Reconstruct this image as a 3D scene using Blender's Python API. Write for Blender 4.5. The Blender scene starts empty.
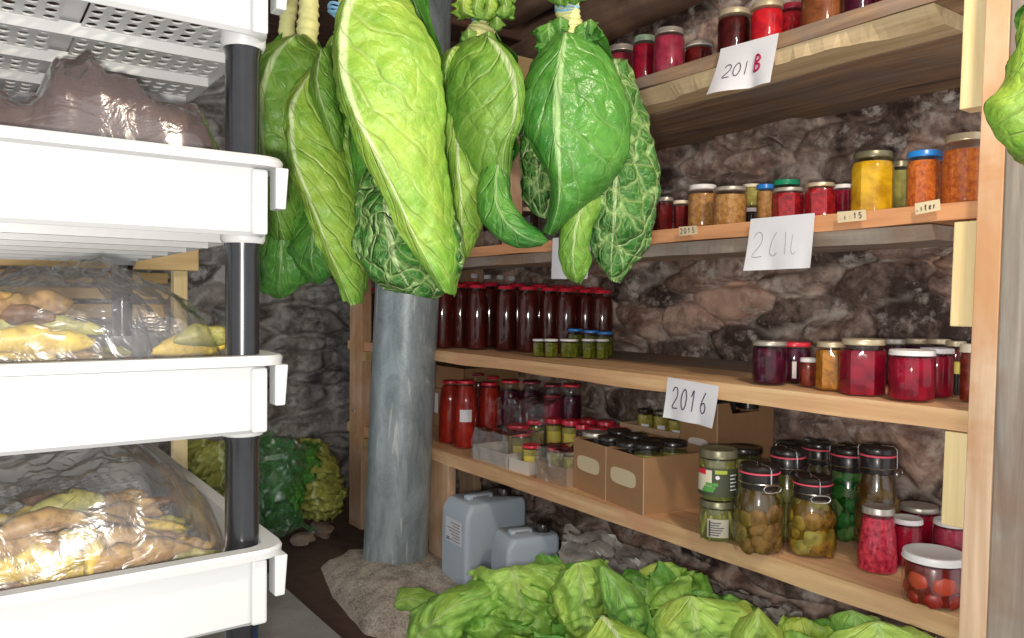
import bpy, bmesh, math, random
import numpy as np
from mathutils import Vector, Matrix, noise as mn

C = bpy.context.scene.collection
R = math.radians
PI = math.pi

# ------------------------------------------------------------------ camera
FPX = 780.0
TH, PITCH, ROLL = R(35.5), R(1.35), R(0.55)
CAM = Vector((0.0, 0.0, 0.92))
fwd = Vector((math.sin(TH)*math.cos(PITCH), math.cos(TH)*math.cos(PITCH), -math.sin(PITCH)))
rt0 = Vector((math.cos(TH), -math.sin(TH), 0))
up0 = rt0.cross(fwd)
rgt = rt0*math.cos(ROLL) + up0*math.sin(ROLL)
upv = up0*math.cos(ROLL) - rt0*math.sin(ROLL)
cam = bpy.data.cameras.new('camera')
camo = bpy.data.objects.new('camera', cam)
C.objects.link(camo)
cam.sensor_width = 36.0
cam.lens = FPX*36.0/1024.0
cam.clip_start = 0.02
camo.matrix_world = Matrix(((rgt.x, upv.x, -fwd.x, CAM.x), (rgt.y, upv.y, -fwd.y, CAM.y),
                            (rgt.z, upv.z, -fwd.z, CAM.z), (0, 0, 0, 1)))
bpy.context.scene.camera = camo

# ------------------------------------------------------------------ world, lamps, exposure
sc = bpy.context.scene
sc.view_settings.view_transform = 'Standard'
sc.view_settings.look = 'None'
sc.view_settings.gamma = 1.0
sc.view_settings.use_curve_mapping = False
sc.view_settings.exposure = 0.12
w = bpy.data.worlds.new('world')
sc.world = w
w.use_nodes = True
w.node_tree.nodes['Background'].inputs[0].default_value = (0.95, 0.97, 1.0, 1)
w.node_tree.nodes['Background'].inputs[1].default_value = 0.95
# the phone's own flash, just below and left of the lens
fl = bpy.data.lights.new('camera_flash', 'SPOT')
fl.energy = 38.0
fl.color = (1.0, 0.95, 0.88)
fl.shadow_soft_size = 0.016
fl.spot_size = R(110)
fl.spot_blend = 0.6
flo = bpy.data.objects.new('camera_flash', fl)
C.objects.link(flo)
flo.location = CAM + rgt*(-0.02) + upv*(-0.025)
flo.rotation_euler = fwd.to_track_quat('-Z', 'Y').to_euler()
# added warm fill lamp, no such bulb seen; brightens shelves and walls
bl = bpy.data.lights.new('added_fill_lamp', 'POINT')
bl.energy = 34.0
bl.color = (1.0, 0.84, 0.66)
bl.shadow_soft_size = 0.06
blo = bpy.data.objects.new('added_fill_lamp', bl)
C.objects.link(blo)
blo.location = (0.80, 0.10, 1.80)

# ------------------------------------------------------------------ pixel helpers
def P(px, py, t):
    return CAM + (fwd + rgt*((px-512.0)/FPX) - upv*((py-319.0)/FPX))*t
def ray(px, py):
    return fwd + rgt*((px-512.0)/FPX) - upv*((py-319.0)/FPX)
def onz(px, py, z):
    d = ray(px, py); t = (z-CAM.z)/d.z
    return CAM + d*t, t
def onx(px, py, x):
    d = ray(px, py); t = (x-CAM.x)/d.x
    return CAM + d*t, t
def ony(px, py, y):
    d = ray(px, py); t = (y-CAM.y)/d.y
    return CAM + d*t, t

# ------------------------------------------------------------------ mesh helpers
class MB:
    def __init__(s): s.v = []; s.f = []; s.uv = None
    def add(s, vs, fs):
        b = len(s.v)
        s.v.extend([tuple(x) for x in vs])
        s.f.extend([tuple(i+b for i in f) for f in fs])
        return s
    def box(s, a, b, rot=None, piv=None):
        x0, y0, z0 = a; x1, y1, z1 = b
        vs = [Vector(p) for p in ((x0,y0,z0),(x1,y0,z0),(x1,y1,z0),(x0,y1,z0),(x0,y0,z1),(x1,y0,z1),(x1,y1,z1),(x0,y1,z1))]
        if rot:
            pv = Vector(piv) if piv else (Vector(a)+Vector(b))/2
            vs = [rot @ (v-pv) + pv for v in vs]
        return s.add(vs, [(0,3,2,1),(4,5,6,7),(0,1,5,4),(1,2,6,5),(2,3,7,6),(3,0,4,7)])
    def lathe(s, prof, n=24, c=(0,0,0), poly=None, cap=True):
        """prof: list of (r, z[, k]); poly: side count of the faceted rings where k is 1"""
        vs, fs = [], []
        for p in prof:
            r, z = p[0], p[1]; k = p[2] if len(p) > 2 else 0
            for i in range(n):
                a = 2*PI*i/n
                rr = r
                if poly and k:
                    m = 2*PI/poly
                    d = (a % m) - m/2
                    q = math.cos(PI/poly)/max(0.3, math.cos(d))
                    rr = r*((1-k) + k*min(q, 0.985))
                vs.append((c[0]+rr*math.cos(a), c[1]+rr*math.sin(a), c[2]+z))
        m = len(prof)
        for j in range(m-1):
            for i in range(n):
                i2 = (i+1) % n
                fs.append((j*n+i, j*n+i2, (j+1)*n+i2, (j+1)*n+i))
        if cap:
            fs.append(tuple(reversed(range(n))))
            fs.append(tuple((m-1)*n+i for i in range(n)))
        return s.add(vs, fs)
    def tube(s, pts, rad, n=8, cap=True):
        pts = [Vector(p) for p in pts]
        m = len(pts)
        rads = rad if isinstance(rad, (list, tuple)) else [rad]*m
        vs, fs = [], []
        T0 = (pts[1]-pts[0]).normalized()
        ref = Vector((0,0,1)) if abs(T0.z) < 0.9 else Vector((1,0,0))
        N = T0.cross(ref).normalized()
        for j in range(m):
            if j == 0: T = pts[1]-pts[0]
            elif j == m-1: T = pts[-1]-pts[-2]
            else: T = pts[j+1]-pts[j-1]
            T.normalize()
            N = (N - T*N.dot(T)).normalized()
            B = T.cross(N)
            for i in range(n):
                a = 2*PI*i/n
                vs.append(pts[j] + (N*math.cos(a)+B*math.sin(a))*rads[j])
        for j in range(m-1):
            for i in range(n):
                i2 = (i+1) % n
                fs.append((j*n+i, j*n+i2, (j+1)*n+i2, (j+1)*n+i))
        if cap:
            fs.append(tuple(reversed(range(n)))); fs.append(tuple((m-1)*n+i for i in range(n)))
        return s.add(vs, fs)
    def blob(s, c, rad, rot=None, n=10, m=7, lump=0.0, seed=0):
        vs, fs = [], []
        c = Vector(c)
        for j in range(m+1):
            ph = PI*j/m
            for i in range(n):
                a = 2*PI*i/n
                d = Vector((math.sin(ph)*math.cos(a), math.sin(ph)*math.sin(a), math.cos(ph)))
                k = 1+lump*mn.noise(d*1.7+Vector((seed*3.1, seed*1.7, 0)))
                p = Vector((d.x*rad[0], d.y*rad[1], d.z*rad[2]))*k
                if rot: p = rot @ p
                vs.append(c+p)
        for j in range(m):
            for i in range(n):
                i2 = (i+1) % n
                fs.append((j*n+i, (j+1)*n+i, (j+1)*n+i2, j*n+i2))
        return s.add(vs, fs)
    def move(s, M):
        s.v = [tuple(M @ Vector(v)) for v in s.v]; return s

def obj(name, mb, mat, parent=None, loc=(0,0,0), rotz=0.0, angle=38, bevel=0.0, smooth=True, sub=0, noweld=False):
    me = bpy.data.meshes.new(name)
    me.from_pydata([tuple(v) for v in mb.v], [], mb.f)
    if smooth:
        me.polygons.foreach_set('use_smooth', [True]*len(me.polygons))
        me.set_sharp_from_angle(angle=R(angle))
    if mb.uv:
        ul = me.uv_layers.new(name='UVMap')
        li = [0]*len(me.loops)
        me.loops.foreach_get('vertex_index', li)
        ul.data.foreach_set('uv', [c for i in li for c in mb.uv[i]])
    me.materials.append(mat)
    me.update()
    o = bpy.data.objects.new(name, me)
    C.objects.link(o)
    o.location = loc
    o.rotation_euler = (0, 0, rotz)
    if parent is not None: o.parent = parent
    if bevel > 0:
        b = o.modifiers.new('bevel', 'BEVEL'); b.width = bevel; b.segments = 2; b.limit_method = 'ANGLE'; b.angle_limit = R(40)
    if sub:
        b = o.modifiers.new('sub', 'SUBSURF'); b.levels = sub; b.render_levels = sub
    return o

def thing(name, label, cat, loc=(0,0,0), rotz=0.0, group=None):
    o = bpy.data.objects.new(name, None)
    C.objects.link(o)
    o.empty_display_size = 0.03
    o.location = loc; o.rotation_euler = (0, 0, rotz)
    o['label'] = label; o['category'] = cat
    if group: o['group'] = group
    return o
def tag(o, label, cat, group=None, kind=None):
    o['label'] = label; o['category'] = cat
    if group: o['group'] = group
    if kind: o['kind'] = kind
    return o
def struct(o):
    o['kind'] = 'structure'; return o
def recentre(o):
    """put a world-space mesh's origin at its own base"""
    vs = [v.co for v in o.data.vertices]
    c = Vector((sum(v.x for v in vs)/len(vs), sum(v.y for v in vs)/len(vs), min(v.z for v in vs)))
    o.data.transform(Matrix.Translation(-c)); o.location = c
    return o

# ------------------------------------------------------------------ material helpers
def newmat(name):
    m = bpy.data.materials.new(name); m.use_nodes = True
    nt = m.node_tree
    return m, nt, nt.nodes['Principled BSDF']
def nd(nt, typ, **kw):
    n = nt.nodes.new(typ)
    for k, v in kw.items():
        if k == 'inp':
            for a, b in v.items(): n.inputs[a].default_value = b
        else: setattr(n, k, v)
    return n
def lk(nt, a, b): nt.links.new(a, b)
def ramp(nt, fac, stops, interp='LINEAR'):
    r = nt.nodes.new('ShaderNodeValToRGB')
    r.color_ramp.interpolation = interp
    els = r.color_ramp.elements
    while len(els) < len(stops): els.new(0.5)
    for e, (p, c) in zip(els, stops):
        e.position = p; e.color = (c[0], c[1], c[2], 1) if not isinstance(c, float) else (c, c, c, 1)
    lk(nt, fac, r.inputs[0])
    return r.outputs[0]
def mixc(nt, fac, a, b, mode='MIX'):
    m = nt.nodes.new('ShaderNodeMix'); m.data_type = 'RGBA'; m.blend_type = mode
    for s, v in ((m.inputs[0], fac), (m.inputs[6], a), (m.inputs[7], b)):
        if isinstance(v, (float, int)): s.default_value = v
        elif isinstance(v, (tuple, list)): s.default_value = (v[0], v[1], v[2], 1)
        else: lk(nt, v, s)
    return m.outputs[2]
def mth(nt, op, a, b=None, c=None, clamp=False):
    m = nt.nodes.new('ShaderNodeMath'); m.operation = op; m.use_clamp = clamp
    for s, v in ((m.inputs[0], a), (m.inputs[1], b), (m.inputs[2], c)):
        if v is None: continue
        if isinstance(v, (float, int)): s.default_value = v
        else: lk(nt, v, s)
    return m.outputs[0]
def texco(nt, out='Object', scale=(1,1,1), loc=(0,0,0)):
    t = nt.nodes.new('ShaderNodeTexCoord'); mp = nt.nodes.new('ShaderNodeMapping')
    mp.inputs['Scale'].default_value = scale; mp.inputs['Location'].default_value = loc
    lk(nt, t.outputs[out], mp.inputs[0])
    return mp.outputs[0]
def noi(nt, vec, scale, detail=4, rough=0.55, dist=0.0):
    n = nt.nodes.new('ShaderNodeTexNoise')
    n.inputs['Scale'].default_value = scale; n.inputs['Detail'].default_value = detail
    n.inputs['Roughness'].default_value = rough; n.inputs['Distortion'].default_value = dist
    lk(nt, vec, n.inputs['Vector'])
    return n.outputs[0]
def bump(nt, bs, h, strength=0.3, dist=0.01):
    b = nt.nodes.new('ShaderNodeBump'); b.inputs['Strength'].default_value = strength
    b.inputs['Distance'].default_value = dist
    lk(nt, h, b.inputs['Height']); lk(nt, b.outputs[0], bs.inputs['Normal'])
    return b.outputs[0]

def m_plain(name, col, rough=0.5, metal=0.0, coat=0.0, nscale=0, var=0.15, bmp=0.0):
    m, nt, bs = newmat(name)
    bs.inputs['Base Color'].default_value = (*col, 1)
    bs.inputs['Roughness'].default_value = rough
    bs.inputs['Metallic'].default_value = metal
    bs.inputs['Coat Weight'].default_value = coat
    if nscale:
        n = noi(nt, texco(nt), nscale, 5)
        c = mixc(nt, n, tuple(x*(1-var) for x in col), tuple(min(1, x*(1+var)) for x in col))
        lk(nt, c, bs.inputs['Base Color'])
        if bmp: bump(nt, bs, n, bmp, 0.004)
    return m

def m_wood(name, dark, light, axis=1, rough=0.7, knots=True, scale=1.0, bmp=0.25, stain=None):
    m, nt, bs = newmat(name)
    sc_ = [26*scale]*3; sc_[axis] = 1.6*scale
    v = texco(nt, 'Object', tuple(sc_))
    n1 = noi(nt, v, 1.0, 6, 0.6, 1.2)
    v2 = texco(nt, 'Object', tuple(x*4 for x in sc_))
    n2 = noi(nt, v2, 1.0, 4, 0.6)
    f = mth(nt, 'ADD', mth(nt, 'MULTIPLY', n1, 0.75), mth(nt, 'MULTIPLY', n2, 0.25))
    c = ramp(nt, f, [(0.32, dark), (0.5, tuple((a+b)/2 for a, b in zip(dark, light))), (0.66, light)])
    if stain:
        ns = noi(nt, texco(nt, 'Object', (1,1,1), (3,1,7)), 5.0*scale, 4, 0.6, 0.5)
        c = mixc(nt, ramp(nt, ns, [(0.45, 0.0), (0.68, 0.85)]), c, stain)
    lk(nt, c, bs.inputs['Base Color'])
    bs.inputs['Roughness'].default_value = rough
    bump(nt, bs, f, bmp, 0.004)
    return m

def schlick(nt, k=1.0, f0=0.045, normal=None):
    g = nt.nodes.new('ShaderNodeNewGeometry'); d = nt.nodes.new('ShaderNodeVectorMath'); d.operation = 'DOT_PRODUCT'
    lk(nt, normal or g.outputs['Normal'], d.inputs[0]); lk(nt, g.outputs['Incoming'], d.inputs[1])
    a = mth(nt, 'SUBTRACT', 1.0, mth(nt, 'ABSOLUTE', d.outputs['Value']), clamp=True)
    p = mth(nt, 'POWER', a, 5.0)
    return mth(nt, 'MULTIPLY', mth(nt, 'ADD', mth(nt, 'MULTIPLY', p, 0.9), f0), k, clamp=True)
def m_glass(name, tint=(1,1,1), gloss=0.85, rough=0.05, haze=0.0):
    m, nt, bs = newmat(name)
    nt.nodes.remove(bs)
    out = nt.nodes['Material Output']
    tr = nt.nodes.new('ShaderNodeBsdfTransparent'); tr.inputs[0].default_value = (*tint, 1)
    gl = nt.nodes.new('ShaderNodeBsdfGlossy'); gl.inputs['Roughness'].default_value = rough
    mx = nt.nodes.new('ShaderNodeMixShader')
    lk(nt, schlick(nt, gloss), mx.inputs[0])
    base = tr.outputs[0]
    if haze:
        df = nt.nodes.new('ShaderNodeBsdfDiffuse'); df.inputs[0].default_value = (.8, .8, .8, 1)
        mh = nt.nodes.new('ShaderNodeMixShader'); mh.inputs[0].default_value = haze
        lk(nt, tr.outputs[0], mh.inputs[1]); lk(nt, df.outputs[0], mh.inputs[2]); base = mh.outputs[0]
    lk(nt, base, mx.inputs[1]); lk(nt, gl.outputs[0], mx.inputs[2])
    lk(nt, mx.outputs[0], out.inputs[0])
    return m

_cc = {}
def m_fill(col, col2=None, scale=60, kind='noise'):
    key = (col, col2, scale, kind)
    if key in _cc: return _cc[key]
    m, nt, bs = newmat('preserve')
    col2 = tuple(x*0.68 for x in (col2 or tuple(x*0.55 for x in col)))
    col = tuple(x*0.80 for x in col)
    v = texco(nt)
    if kind == 'noise':
        n = noi(nt, v, scale, 5, 0.6, 0.4)
        c = ramp(nt, n, [(0.35, col2), (0.62, col)])
    else:
        vo = nt.nodes.new('ShaderNodeTexVoronoi'); vo.inputs['Scale'].default_value = scale
        lk(nt, v, vo.inputs['Vector'])
        n = vo.outputs['Distance']
        c = ramp(nt, n, [(0.1, col), (0.75, col2)])
    lk(nt, c, bs.inputs['Base Color'])
    bs.inputs['Roughness'].default_value = 0.5
    bs.inputs['Specular IOR Level'].default_value = 0.12
    bump(nt, bs, n, 0.25, 0.003)
    _cc[key] = m
    return m

def cell_leaf(name, light, dark, vein, net=0.5, netscale=26, nveins=7, yellow=None, gl=0.4, rib=(0.75,0.85,0.45), lat_k=0.5):
    """leaf skin: UV.x runs base to tip, UV.y = 0.5 is the midrib"""
    m, nt, bs = newmat(name)
    uv = nt.nodes.new('ShaderNodeUVMap')
    sep = nt.nodes.new('ShaderNodeSeparateXYZ'); lk(nt, uv.outputs[0], sep.inputs[0])
    u = sep.outputs[0]; vv = mth(nt, 'MULTIPLY', mth(nt, 'SUBTRACT', sep.outputs[1], 0.5), 2.0)
    av = mth(nt, 'ABSOLUTE', vv)
    ob = texco(nt)
    n1 = noi(nt, ob, 7.0, 4, 0.6, 0.3)
    n2 = noi(nt, ob, 34.0, 4, 0.6)
    # green body: paler near the rib and base
    f = mth(nt, 'ADD', mth(nt, 'MULTIPLY', n1, 0.9), mth(nt, 'MULTIPLY', n2, 0.35))
    f = mth(nt, 'ADD', f, mth(nt, 'MULTIPLY', u, 0.25))
    f = mth(nt, 'ADD', f, mth(nt, 'MULTIPLY', av, 0.10))
    c = ramp(nt, f, [(0.50, light), (0.98, dark)])
    if yellow:
        ny = noi(nt, texco(nt, 'Object', (1,1,1), (4,9,2)), 5.0, 3)
        c = mixc(nt, ramp(nt, ny, [(0.52, 0.0), (0.7, 0.8)]), c, yellow)
    # lateral veins, alternating sides
    w1 = noi(nt, ob, 11.0, 2)
    s = mth(nt, 'ADD', mth(nt, 'MULTIPLY', u, float(nveins)), mth(nt, 'MULTIPLY', mth(nt, 'SQRT', av), -2.0))
    s = mth(nt, 'ADD', s, mth(nt, 'MULTIPLY', w1, 1.7))
    s = mth(nt, 'ADD', s, mth(nt, 'MULTIPLY', mth(nt, 'SIGN', vv), 0.25))
    cmb = nt.nodes.new('ShaderNodeCombineXYZ'); lk(nt, mth(nt, 'MULTIPLY', s, 1.5), cmb.inputs[0]); lk(nt, mth(nt, 'MULTIPLY', av, 1.6), cmb.inputs[1]); lk(nt, vv, cmb.inputs[2])
    stk = noi(nt, cmb.outputs[0], 1.6, 5, 0.62)
    c = mixc(nt, ramp(nt, stk, [(0.44, 0.0), (0.70, 0.38)]), c, tuple(x*0.62 for x in dark))
    c = mixc(nt, ramp(nt, stk, [(0.30, 0.30), (0.46, 0.0)]), c, tuple(min(1, x*1.15) for x in light))
    d = mth(nt, 'ABSOLUTE', mth(nt, 'SUBTRACT', mth(nt, 'FRACT', s), 0.5))
    lat = ramp(nt, d, [(0.0, 1.0), (0.03, 0.7), (0.10, 0.0)])
    latf = mth(nt, 'MULTIPLY', mth(nt, 'MULTIPLY', lat, lat_k), ramp(nt, av, [(0.30, 1.0), (0.9, 0.15)]))
    # fine net
    vo = nt.nodes.new('ShaderNodeTexVoronoi'); vo.feature = 'DISTANCE_TO_EDGE'
    vo.inputs['Scale'].default_value = netscale
    wv = nt.nodes.new('ShaderNodeVectorMath'); wv.operation = 'ADD'
    nz = nt.nodes.new('ShaderNodeTexNoise'); nz.inputs['Scale'].default_value = 30; lk(nt, ob, nz.inputs['Vector'])
    sv = nt.nodes.new('ShaderNodeVectorMath'); sv.operation = 'SCALE'; sv.inputs['Scale'].default_value = 0.03
    lk(nt, nz.outputs[1], sv.inputs[0]); lk(nt, ob, wv.inputs[0]); lk(nt, sv.outputs[0], wv.inputs[1])
    lk(nt, wv.outputs[0], vo.inputs['Vector'])
    netm = ramp(nt, vo.outputs['Distance'], [(0.0, 1.0), (0.045, 0.55), (0.12, 0.0)])
    vo2 = nt.nodes.new('ShaderNodeTexVoronoi'); vo2.feature = 'DISTANCE_TO_EDGE'
    vo2.inputs['Scale'].default_value = netscale*2.6; lk(nt, wv.outputs[0], vo2.inputs['Vector'])
    net2 = ramp(nt, vo2.outputs['Distance'], [(0.0, 1.0), (0.15, 0.0)])
    vein_f = mth(nt, 'MAXIMUM', latf, mth(nt, 'MULTIPLY', netm, net))
    vein_f = mth(nt, 'MAXIMUM', vein_f, mth(nt, 'MULTIPLY', net2, net*0.30))
    # midrib widening to the base
    rw = mth(nt, 'ADD', mth(nt, 'MULTIPLY', mth(nt, 'SUBTRACT', 1.0, u), 0.075), 0.012)
    rb = mth(nt, 'SUBTRACT', 1.0, mth(nt, 'DIVIDE', av, rw), clamp=True)
    rb = ramp(nt, rb, [(0.0, 0.0), (0.35, 1.0)])
    c = mixc(nt, mth(nt, 'MULTIPLY', vein_f, 0.85), c, vein)
    c = mixc(nt, mth(nt, 'MULTIPLY', rb, 0.75), c, rib)
    lk(nt, c, bs.inputs['Base Color'])
    bs.inputs['Roughness'].default_value = gl
    bs.inputs['Specular IOR Level'].default_value = 0.5
    h = mth(nt, 'ADD', mth(nt, 'MULTIPLY', vein_f, -0.6), mth(nt, 'MULTIPLY', n2, 0.5))
    h = mth(nt, 'ADD', h, mth(nt, 'MULTIPLY', ramp(nt, vo.outputs['Distance'], [(0.0, 0.0), (0.5, 1.0)]), 0.9*net))
    h = mth(nt, 'ADD', h, mth(nt, 'MULTIPLY', stk, 0.45))
    nb = bump(nt, bs, h, 0.8, 0.010)
    tl = nt.nodes.new('ShaderNodeBsdfTranslucent'); lk(nt, c, tl.inputs[0]); lk(nt, nb, tl.inputs['Normal'])
    mx = nt.nodes.new('ShaderNodeMixShader'); mx.inputs[0].default_value = 0.22
    lk(nt, bs.outputs[0], mx.inputs[1]); lk(nt, tl.outputs[0], mx.inputs[2])
    lk(nt, mx.outputs[0], nt.nodes['Material Output'].inputs[0])
    return m

M = {}
M['pine'] = m_wood('pine', (0.56,0.31,0.14), (0.88,0.61,0.33), 1, stain=(0.72,0.37,0.22))
M['pine_v'] = m_wood('pine_upright', (0.58,0.37,0.22), (0.82,0.60,0.42), 2, stain=(0.56,0.28,0.12))
M['pine_pale'] = m_wood('pale_pine', (0.80,0.60,0.28), (0.98,0.84,0.50), 2, bmp=0.1)
M['pine_x'] = m_wood('pine_crossbar', (0.48,0.33,0.14), (0.68,0.50,0.25), 0, bmp=0.15)
M['bark'] = m_wood('rough_board', (0.12,0.07,0.05), (0.52,0.34,0.20), 1, stain=(0.24,0.20,0.18), scale=0.8, bmp=0.6)
M['grey_board'] = m_wood('weathered_board', (0.17,0.14,0.12), (0.44,0.37,0.31), 1, stain=(0.36,0.20,0.11), scale=0.8, bmp=0.5)
M['wane'] = m_wood('planed_edge', (0.52,0.38,0.20), (0.80,0.64,0.40), 1, bmp=0.5)
M['orange_wood'] = m_wood('orange_edge', (0.46,0.19,0.08), (0.82,0.42,0.20), 1, bmp=0.2)
M['grey_v'] = m_wood('grey_plank', (0.16,0.14,0.12), (0.40,0.36,0.31), 2, scale=0.9, bmp=0.7, stain=(0.26,0.17,0.12))
M['dark_wood'] = m_wood('old_ceiling_board', (0.05,0.026,0.018), (0.17,0.085,0.055), 0, scale=0.7, bmp=0.5)
M['log'] = m_wood('old_log', (0.10,0.055,0.035), (0.30,0.19,0.13), 1, scale=0.6, bmp=0.6, stain=(0.06,0.03,0.02))
M['glass'] = m_glass('clear_glass')
M['film'] = m_glass('clear_film', (0.95,0.94,0.94), 4.0, 0.14, 0.10)
M['white_pl'] = m_plain('white_plastic', (0.47,0.478,0.475), 0.36, nscale=9, var=0.03)
M['black_tube'] = m_plain('black_tube', (0.012,0.012,0.014), 0.22, coat=0.4, nscale=90, var=0.5)
M['white_lid'] = m_plain('white_lid', (0.80,0.78,0.78), 0.4)
M['cream_lid'] = m_plain('cream_lid', (0.80,0.72,0.55), 0.4)
M['gold_lid'] = m_plain('gold_lid', (0.66,0.56,0.38), 0.36, 0.45, nscale=60, var=0.2)
M['silver_lid'] = m_plain('silver_lid', (0.50,0.46,0.40), 0.34, 0.5, nscale=60, var=0.25)
M['olive_lid'] = m_plain('olive_lid', (0.20,0.19,0.12), 0.34, 0.5)
M['dark_lid'] = m_plain('dark_lid', (0.025,0.02,0.018), 0.28, 0.2, coat=0.3)
M['red_lid'] = m_plain('red_lid', (0.72,0.02,0.05), 0.3, coat=0.4)
M['maroon_lid'] = m_plain('maroon_lid', (0.25,0.02,0.04), 0.3, coat=0.4)
M['blue_lid'] = m_plain('blue_lid', (0.02,0.22,0.66), 0.3, coat=0.3)
M['green_lid'] = m_plain('green_lid', (0.01,0.32,0.16), 0.3, coat=0.3)
M['mix_lid'] = m_plain('patterned_lid', (0.22,0.30,0.22), 0.35, nscale=80, var=0.9)
M['paper'] = m_plain('paper', (0.78,0.79,0.84), 0.6, nscale=40, var=0.04)
M['label_white'] = m_plain('label_white', (0.72,0.66,0.60), 0.6)
M['label_tan'] = m_plain('label_tan', (0.74,0.62,0.40), 0.6)
M['label_yellow'] = m_plain('label_yellow', (0.72,0.60,0.10), 0.5)
M['ink'] = m_plain('ink', (0.06,0.05,0.09), 0.6)
M['pencil'] = m_plain('pencil', (0.26,0.25,0.27), 0.6)
M['red_ink'] = m_plain('red_ink', (0.38,0.01,0.07), 0.6)
M['wire'] = m_plain('steel_wire', (0.75,0.75,0.75), 0.25, 1.0)
M['rubber'] = m_plain('pink_rubber', (0.85,0.10,0.16), 0.5)
M['card'] = m_plain('cardboard', (0.38,0.21,0.10), 0.8, nscale=30, var=0.12, bmp=0.05)
M['card_pale'] = m_plain('cardboard_pale', (0.50,0.33,0.20), 0.8, nscale=30, var=0.12)
M['card_cut'] = m_plain('cardboard_cut_edge', (0.62,0.46,0.30), 0.8)
M['can'] = m_plain('grey_blue_plastic', (0.50,0.59,0.68), 0.38, nscale=6, var=0.1)
M['root'] = m_plain('root_stump', (0.62,0.62,0.26), 0.6, nscale=60, var=0.3, bmp=0.5)
M['string'] = m_plain('blue_string', (0.20,0.42,0.62), 0.6)
M['soil'] = m_plain('soil', (0.11,0.066,0.048), 0.9, nscale=22, var=0.5, bmp=0.8)
M['L_mid'] = cell_leaf('leaf_mid', (0.30,0.50,0.07), (0.09,0.29,0.03), (0.48,0.64,0.18), 0.16, 24, 6, gl=0.36, rib=(0.62,0.74,0.38), lat_k=.45)
M['L_pale'] = cell_leaf('leaf_pale', (0.50,0.66,0.10), (0.17,0.42,0.04), (0.60,0.74,0.24), 0.16, 22, 7, gl=0.38, rib=(0.72,0.82,0.46), lat_k=.50)
M['L_dark'] = cell_leaf('leaf_dark', (0.09,0.30,0.04), (0.02,0.13,0.018), (0.42,0.62,0.22), 1.0, 30, 4, gl=0.42, rib=(0.58,0.72,0.36), lat_k=.9)
M['L_green'] = cell_leaf('leaf_green', (0.14,0.38,0.05), (0.04,0.22,0.03), (0.30,0.52,0.16), 0.18, 24, 5, gl=0.30, rib=(0.42,0.62,0.26), lat_k=.55)
M['L_pile'] = cell_leaf('leaf_pile', (0.50,0.72,0.15), (0.20,0.46,0.06), (0.52,0.68,0.24), 0.10, 18, 4, yellow=(0.52,0.58,0.08), gl=0.42, rib=(0.46,0.64,0.20), lat_k=.30)
M['L_pileg'] = cell_leaf('leaf_pile_green', (0.34,0.60,0.12), (0.12,0.36,0.05), (0.42,0.60,0.22), 0.14, 18, 4, gl=0.42, rib=(0.36,0.56,0.20), lat_k=.30)
M['L_yel'] = cell_leaf('leaf_yellowed', (0.50,0.50,0.10), (0.26,0.31,0.06), (0.60,0.60,0.24), 0.3, 24, 6, gl=0.5)

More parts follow.
